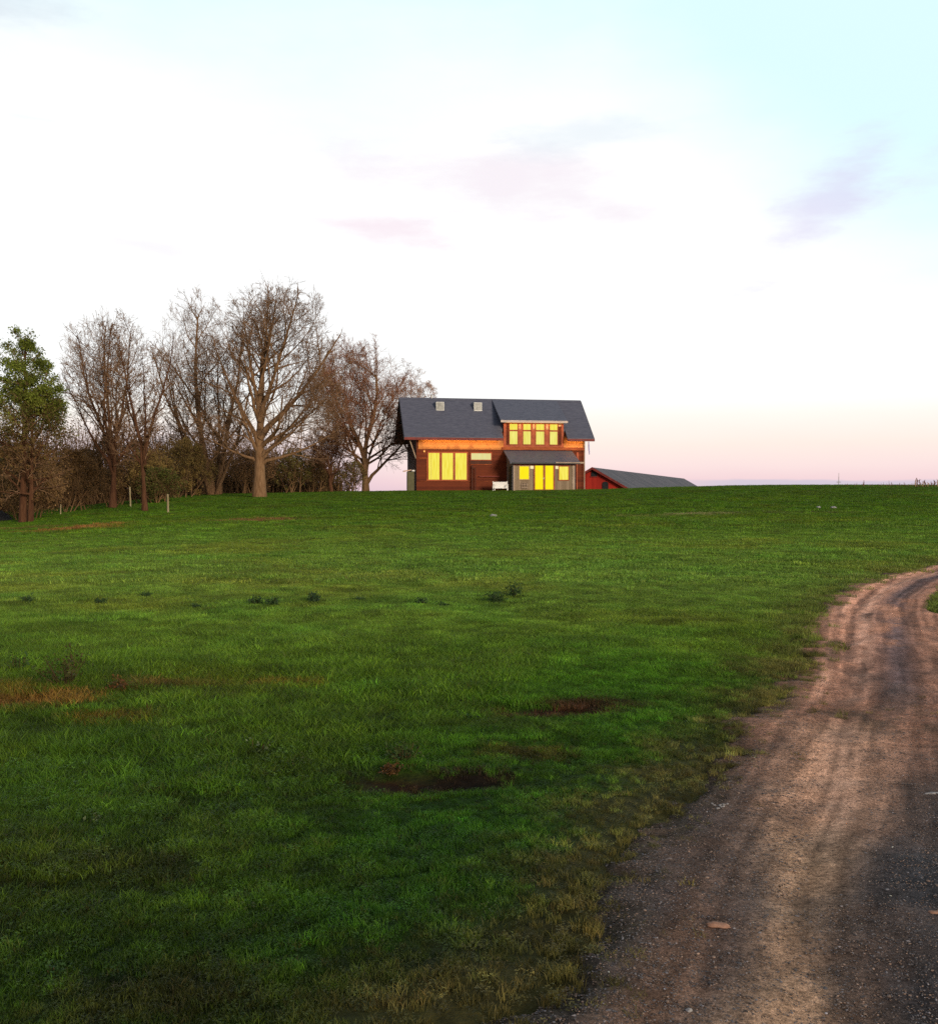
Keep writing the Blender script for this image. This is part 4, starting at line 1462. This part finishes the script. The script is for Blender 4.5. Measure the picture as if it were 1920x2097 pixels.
heap.location = ground_at(-29.3, 59.2)
tag(heap, 'black rounded heap at the far left edge under the bushes', 'heap')

# ------------------------------------------------------------------ weeds in the field


def weed(name, x, y, h_, r_, seed, c0, c1, label, group, n=60, leaf=.03, stalks=8, cat='weed'):
    g_ = np.random.default_rng(seed)
    o = empty(name, ground_at(x, y), 0, label, cat, group)
    paths = []
    for k in range(stalks):
        a, d = g_.uniform(0, 6.28), r_ * .5 * math.sqrt(g_.random())
        p = np.zeros((5, 3))
        p[0] = (d * math.cos(a) * .12, d * math.sin(a) * .12, -.03)
        dr_ = np.array([math.cos(a) * .5, math.sin(a) * .5, 1.2]) + g_.normal(0, .2, 3)
        hh = h_ * g_.uniform(.5, 1.05)
        for i in range(1, 5):
            dr_ = dr_ + g_.normal(0, .14, 3)
            p[i] = p[i - 1] + dr_ / np.linalg.norm(dr_) * hh / 4
        paths.append((p, np.linspace(.005, .002, 5) * max(1, h_ * 2.0)))
    V, F = join_tubes([(paths, 4)])
    link_mesh('stalk', V, F, M['weed_stem'], o, True)
    ends = np.concatenate([p[1:] for p, q in paths])
    C_ = ends[g_.integers(0, len(ends), n)] + g_.normal(0, r_ * .22, (n, 3)) * (1, 1, .5)
    C_[:, 2] = np.abs(C_[:, 2])
    leaf_cloud('leaves', C_, leaf, c0, c1, o, g_)
    return o


WD, WD2 = (.024, .052, .015), (.048, .092, .026)
GW = 'dark weed clumps in a loose row across the middle of the field'
for i, (x, y, h_, r_, n, lab) in enumerate((
    (-2.36, 14.95, .17, .12, 260, 'compact bluish dark round weed clump, darkest of the row'),
    (-3.20, 14.75, .13, .16, 190, 'wide dark weed clump with upright leaves, left of the round darkest clump'),
    (-2.92, 14.55, .15, .14, 200, 'leafy weed clump close left of the round darkest clump'),
    (-.74, 15.0, .13, .13, 200, 'dark low weed clump in the row, just left of the middle of the photo'),
    (-.38, 14.85, .08, .18, 130, 'flat spread weed clump right beside the one left of the middle'),
    (.42, 15.3, .15, .22, 230, 'broad green weed clump in the row below the glass door'),
    (.72, 15.9, .22, .20, 200, 'taller loose weed clump behind the broad one below the glass door'),
    (-5.23, 15.9, .10, .12, 120, 'small weed clump of the row below the slim forked tree'),
    (-5.66, 15.0, .13, .10, 130, 'upright small weed clump of the row below the dark straight trunk'),
    (-4.02, 14.4, .09, .12, 110, 'small olive weed clump nearest to the camera in the row'),
    (-6.75, 15.0, .12, .16, 150, 'leftmost weed clump of the row, below the green tree'),
    (-1.7, 15.2, .06, .14, 90, 'faint low weed clump halfway between the darkest clump and the middle one'),
)):
    weed('weed_clump', x, y, h_ * 1.25, r_ * 1.1, 300 + i, (.018, .040, .026) if i == 0 else WD, WD2, lab, GW, int(n * 1.8), .018)
RDK, RD2 = (.075, .034, .012), (.15, .068, .020)
weed('tall_weed', -3.62, 8.75, .40, .20, 401, (.045, .050, .014), (.085, .075, .02), 'tallest dark weed with brown stalks rising from the rusty patch at left', 'tall weeds by the rusty patch', 240, .018, 16)
weed('tall_weed', -3.05, 8.55, .20, .16, 402, RDK, RD2, 'reddish brown dry weed right of the tallest weed in the rusty patch', 'tall weeds by the rusty patch', 220, .016, 18)
weed('tall_weed', -3.95, 8.05, .18, .18, 403, (.12, .05, .012), (.22, .11, .03), 'orange withered weed in front in the rusty patch', 'tall weeds by the rusty patch', 200, .018, 16)
weed('tall_weed', -4.35, 9.4, .26, .18, 404, (.030, .065, .014), (.06, .10, .02), 'green stalky weed behind the rusty patch at the left edge', 'tall weeds by the rusty patch', 180, .018, 14)
weed('tall_weed', -.42, 6.34, .17, .18, 405, (.028, .050, .012), (.06, .085, .018), 'bushy dark weed on the rim of the dark hollow', 'weeds round the bare hollow', 300, .013, 16)
weed('tall_weed', -.50, 6.14, .08, .14, 406, (.07, .036, .012), (.12, .058, .018), 'rusty leafed weed at the left end of the dark hollow', 'weeds round the bare hollow', 240, .011, 14)
weed('tall_weed', -1.42, 6.55, .15, .12, 407, (.075, .11, .045), (.12, .15, .07), 'pale green leafy weed left of the dark hollow', 'weeds round the bare hollow', 110, .014, 9)
weed('tall_weed', -.02, 7.62, .09, .14, 408, WD, WD2, 'blackish green weed between the hollow and the far brown patch', 'weeds round the bare hollow', 200, .014, 12)
weed('tall_weed', -1.50, 3.5, .07, .10, 409, (.03, .07, .016), (.05, .10, .026), 'fresh green leafy weed in the bottom left corner', 'weeds in the near grass', 160, .008, 12)
weed('tall_weed', -2.0, 5.2, .09, .11, 410, (.07, .10, .04), (.11, .14, .06), 'pale leafed weed in the grass at mid left', 'weeds in the near grass', 90, .012, 8)

# dry stalks and mast on the right horizon
GS = 'dry stalks standing on the crest at the right edge'
for i, (px_, w_, h_, mt, lab) in enumerate((
    (1873, .045, .62, 'stalk', 'pale leaning stalk, leftmost of the dry stalks at the right edge'),
    (1877, .06, .70, 'stalk_dark', 'thick dark stalk, tallest of the dry stalks at the right edge'),
    (1881, .05, .60, 'stalk_dark', 'dark stalk bent left beside the tallest one'),
    (1888, .04, .45, 'stalk', 'pale stalk with a drooping leaf in the middle of the dry stalks'),
    (1892, .05, .56, 'stalk_dark', 'brown bushy stalk right of the middle of the dry stalks'),
    (1899, .04, .40, 'stalk', 'short pale stalk among the dry stalks'),
    (1905, .045, .44, 'stalk_dark', 'short brown stalk with side leaves'),
    (1913, .06, .50, 'stalk_dark', 'dark leafy stalk close to the right edge of the photo'),
    (1918, .05, .55, 'stalk', 'pale stalk at the very right edge of the photo'))):
    x = (px_ - 960) / 2000 * 71.6
    rr_ = random.Random(i + 50)
    o = empty('dry_stalk', ground_at(x, 71.6), 0, lab, 'stalk', GS)
    MB().tube((0, 0, -.1), (rr_.uniform(-.06, .06), 0, h_ * .6), w_ * .8, w_ * .7, 6).tube((rr_.uniform(-.04, .04), 0, h_ * .58), (rr_.uniform(-.1, .1), 0, h_), w_ * .8, w_ * .25, 6).build('stem', M[mt], o)
    for k in range(5):
        z0 = h_ * rr_.uniform(.3, .9)
        sx = rr_.choice((-1, 1))
        MB().tube((0, 0, z0), (sx * rr_.uniform(.06, .16), rr_.uniform(-.1, .1), z0 + rr_.uniform(-.1, .16)), .022, .006, 4).build('leaf', M[mt], o)
GR = 'thin reeds on the crest left of the dry stalks'
for i, px_ in enumerate((1733, 1752, 1766, 1783, 1800, 1806, 1815, 1820, 1828, 1836, 1843, 1850, 1857, 1863, 1868)):
    rr_ = random.Random(i + 90)
    x = (px_ - 960) / 2000 * 73
    mb = MB()
    for k in range(4):
        xx = rr_.uniform(-.12, .12)
        mb.tube((xx, 0, -.1), (xx + rr_.uniform(-.08, .08), 0, rr_.uniform(.12, .42) * (1.2 if i in (2, 7) else .8)), .018, .008, 4)
    o = mb.build('reed', M['stalk_dark'])
    o.location = ground_at(x, 73)
    tag(o, 'thin brown reed tuft on the crest between the mast and the dry stalks', 'reed', GR)
mast = empty('mast', ground_at((1716 - 960) / 2000 * 160, 160), 0, 'thin distant mast rising above the crest at the right', 'mast')
hm = 1.7 + (1012 - 976) / 2000 * 160 - mast.location.z
MB().tube((0, 0, -.5), (0, 0, hm), .10, .05, 8).build('pole', M['metal'], mast)
MB().tube((-.35, 0, hm - .9), (.35, 0, hm - .9), .05, n=6).tube((0, 0, hm), (0, 0, hm + .6), .03, n=6).build('antenna', M['metal'], mast)

# ------------------------------------------------------------------ stones on the road


def stone(name, x, y, sx, sy, sz_, rz, mat, label, seed, group=None, cat='stone', dz=.012):
    rr_ = random.Random(seed)
    bm = bmesh.new()
    bmesh.ops.create_icosphere(bm, subdivisions=3, radius=1)
    ph = [rr_.uniform(0, 6) for _ in range(4)]
    for v in bm.verts:
        c_ = v.co
        k = 1 + .16 * math.sin(3 * c_.x + ph[0]) * math.cos(3 * c_.y + ph[1]) + .09 * math.sin(7 * c_.x + ph[2]) + .06 * math.cos(9 * c_.y + 6 * c_.z + ph[3])
        v.co = Vector((c_.x * sx * k, c_.y * sy * k * (1 - .35 * c_.x), c_.z * sz_ * k))
    me = bpy.data.meshes.new(name)
    bm.to_mesh(me)
    bm.free()
    me.materials.append(mat)
    o = bpy.data.objects.new(name, me)
    COL.objects.link(o)
    o.location = ground_at(x, y, dz)
    o.rotation_euler = (0, 0, rz)
    tag(o, label, cat, group)


GST = 'stones lying on the road'
stone('stone', 1.00, 3.88, .052, .020, .012, -.45, M['stone_tan'], 'elongated pinkish tan stone lying on the dark gravel near the camera', 1, GST)
stone('stone', 1.945, 4.03, .035, .012, .009, -.2, M['stone_tan'], 'thin tan stone at the right edge of the photo', 2, GST)
stone('stone', 2.75, 5.76, .045, .012, .010, .1, M['stone_white'], 'thin whitish stone at the right edge above the tan one', 3, GST)
stone('stone',   .73, 3.21, .012, .009, .007, .3, M['stone_white'], 'pale pebble at the bottom edge of the photo', 4, GST)
GF = 'pale chips on the road edge beside the grass'
for i in range(9):
    rr_ = random.Random(i + 5)
    stone('stone_chip', 1.43 + rr_.uniform(-.07, .08), 5.53 + rr_.uniform(-.05, .05), rr_.uniform(.006, .013), .006, .006, rr_.uniform(0, 3), M['stone_white'],
          'tiny pale stone chip in the frosty looking spot at the road edge', 40 + i, GF, 'stone chip')
GW2 = 'white stones in the far grass'
stone('field_stone', 1.08, 43.2, .16, .10, .09, 0, M['stone_white'], 'white stone in the grass below the garden bench', 21, GW2, dz=.06)
stone('field_stone', 17.48, 46.9, .13, .09, .08, 0, M['stone_white'], 'white stone at the right, lone one in the far grass', 22, GW2, dz=.06)
stone('field_stone', 16.7, 46.7, .10, .08, .07, 0, M['stone_white'], 'smaller white stone left of the lone one in the far grass', 23, GW2, dz=.06)
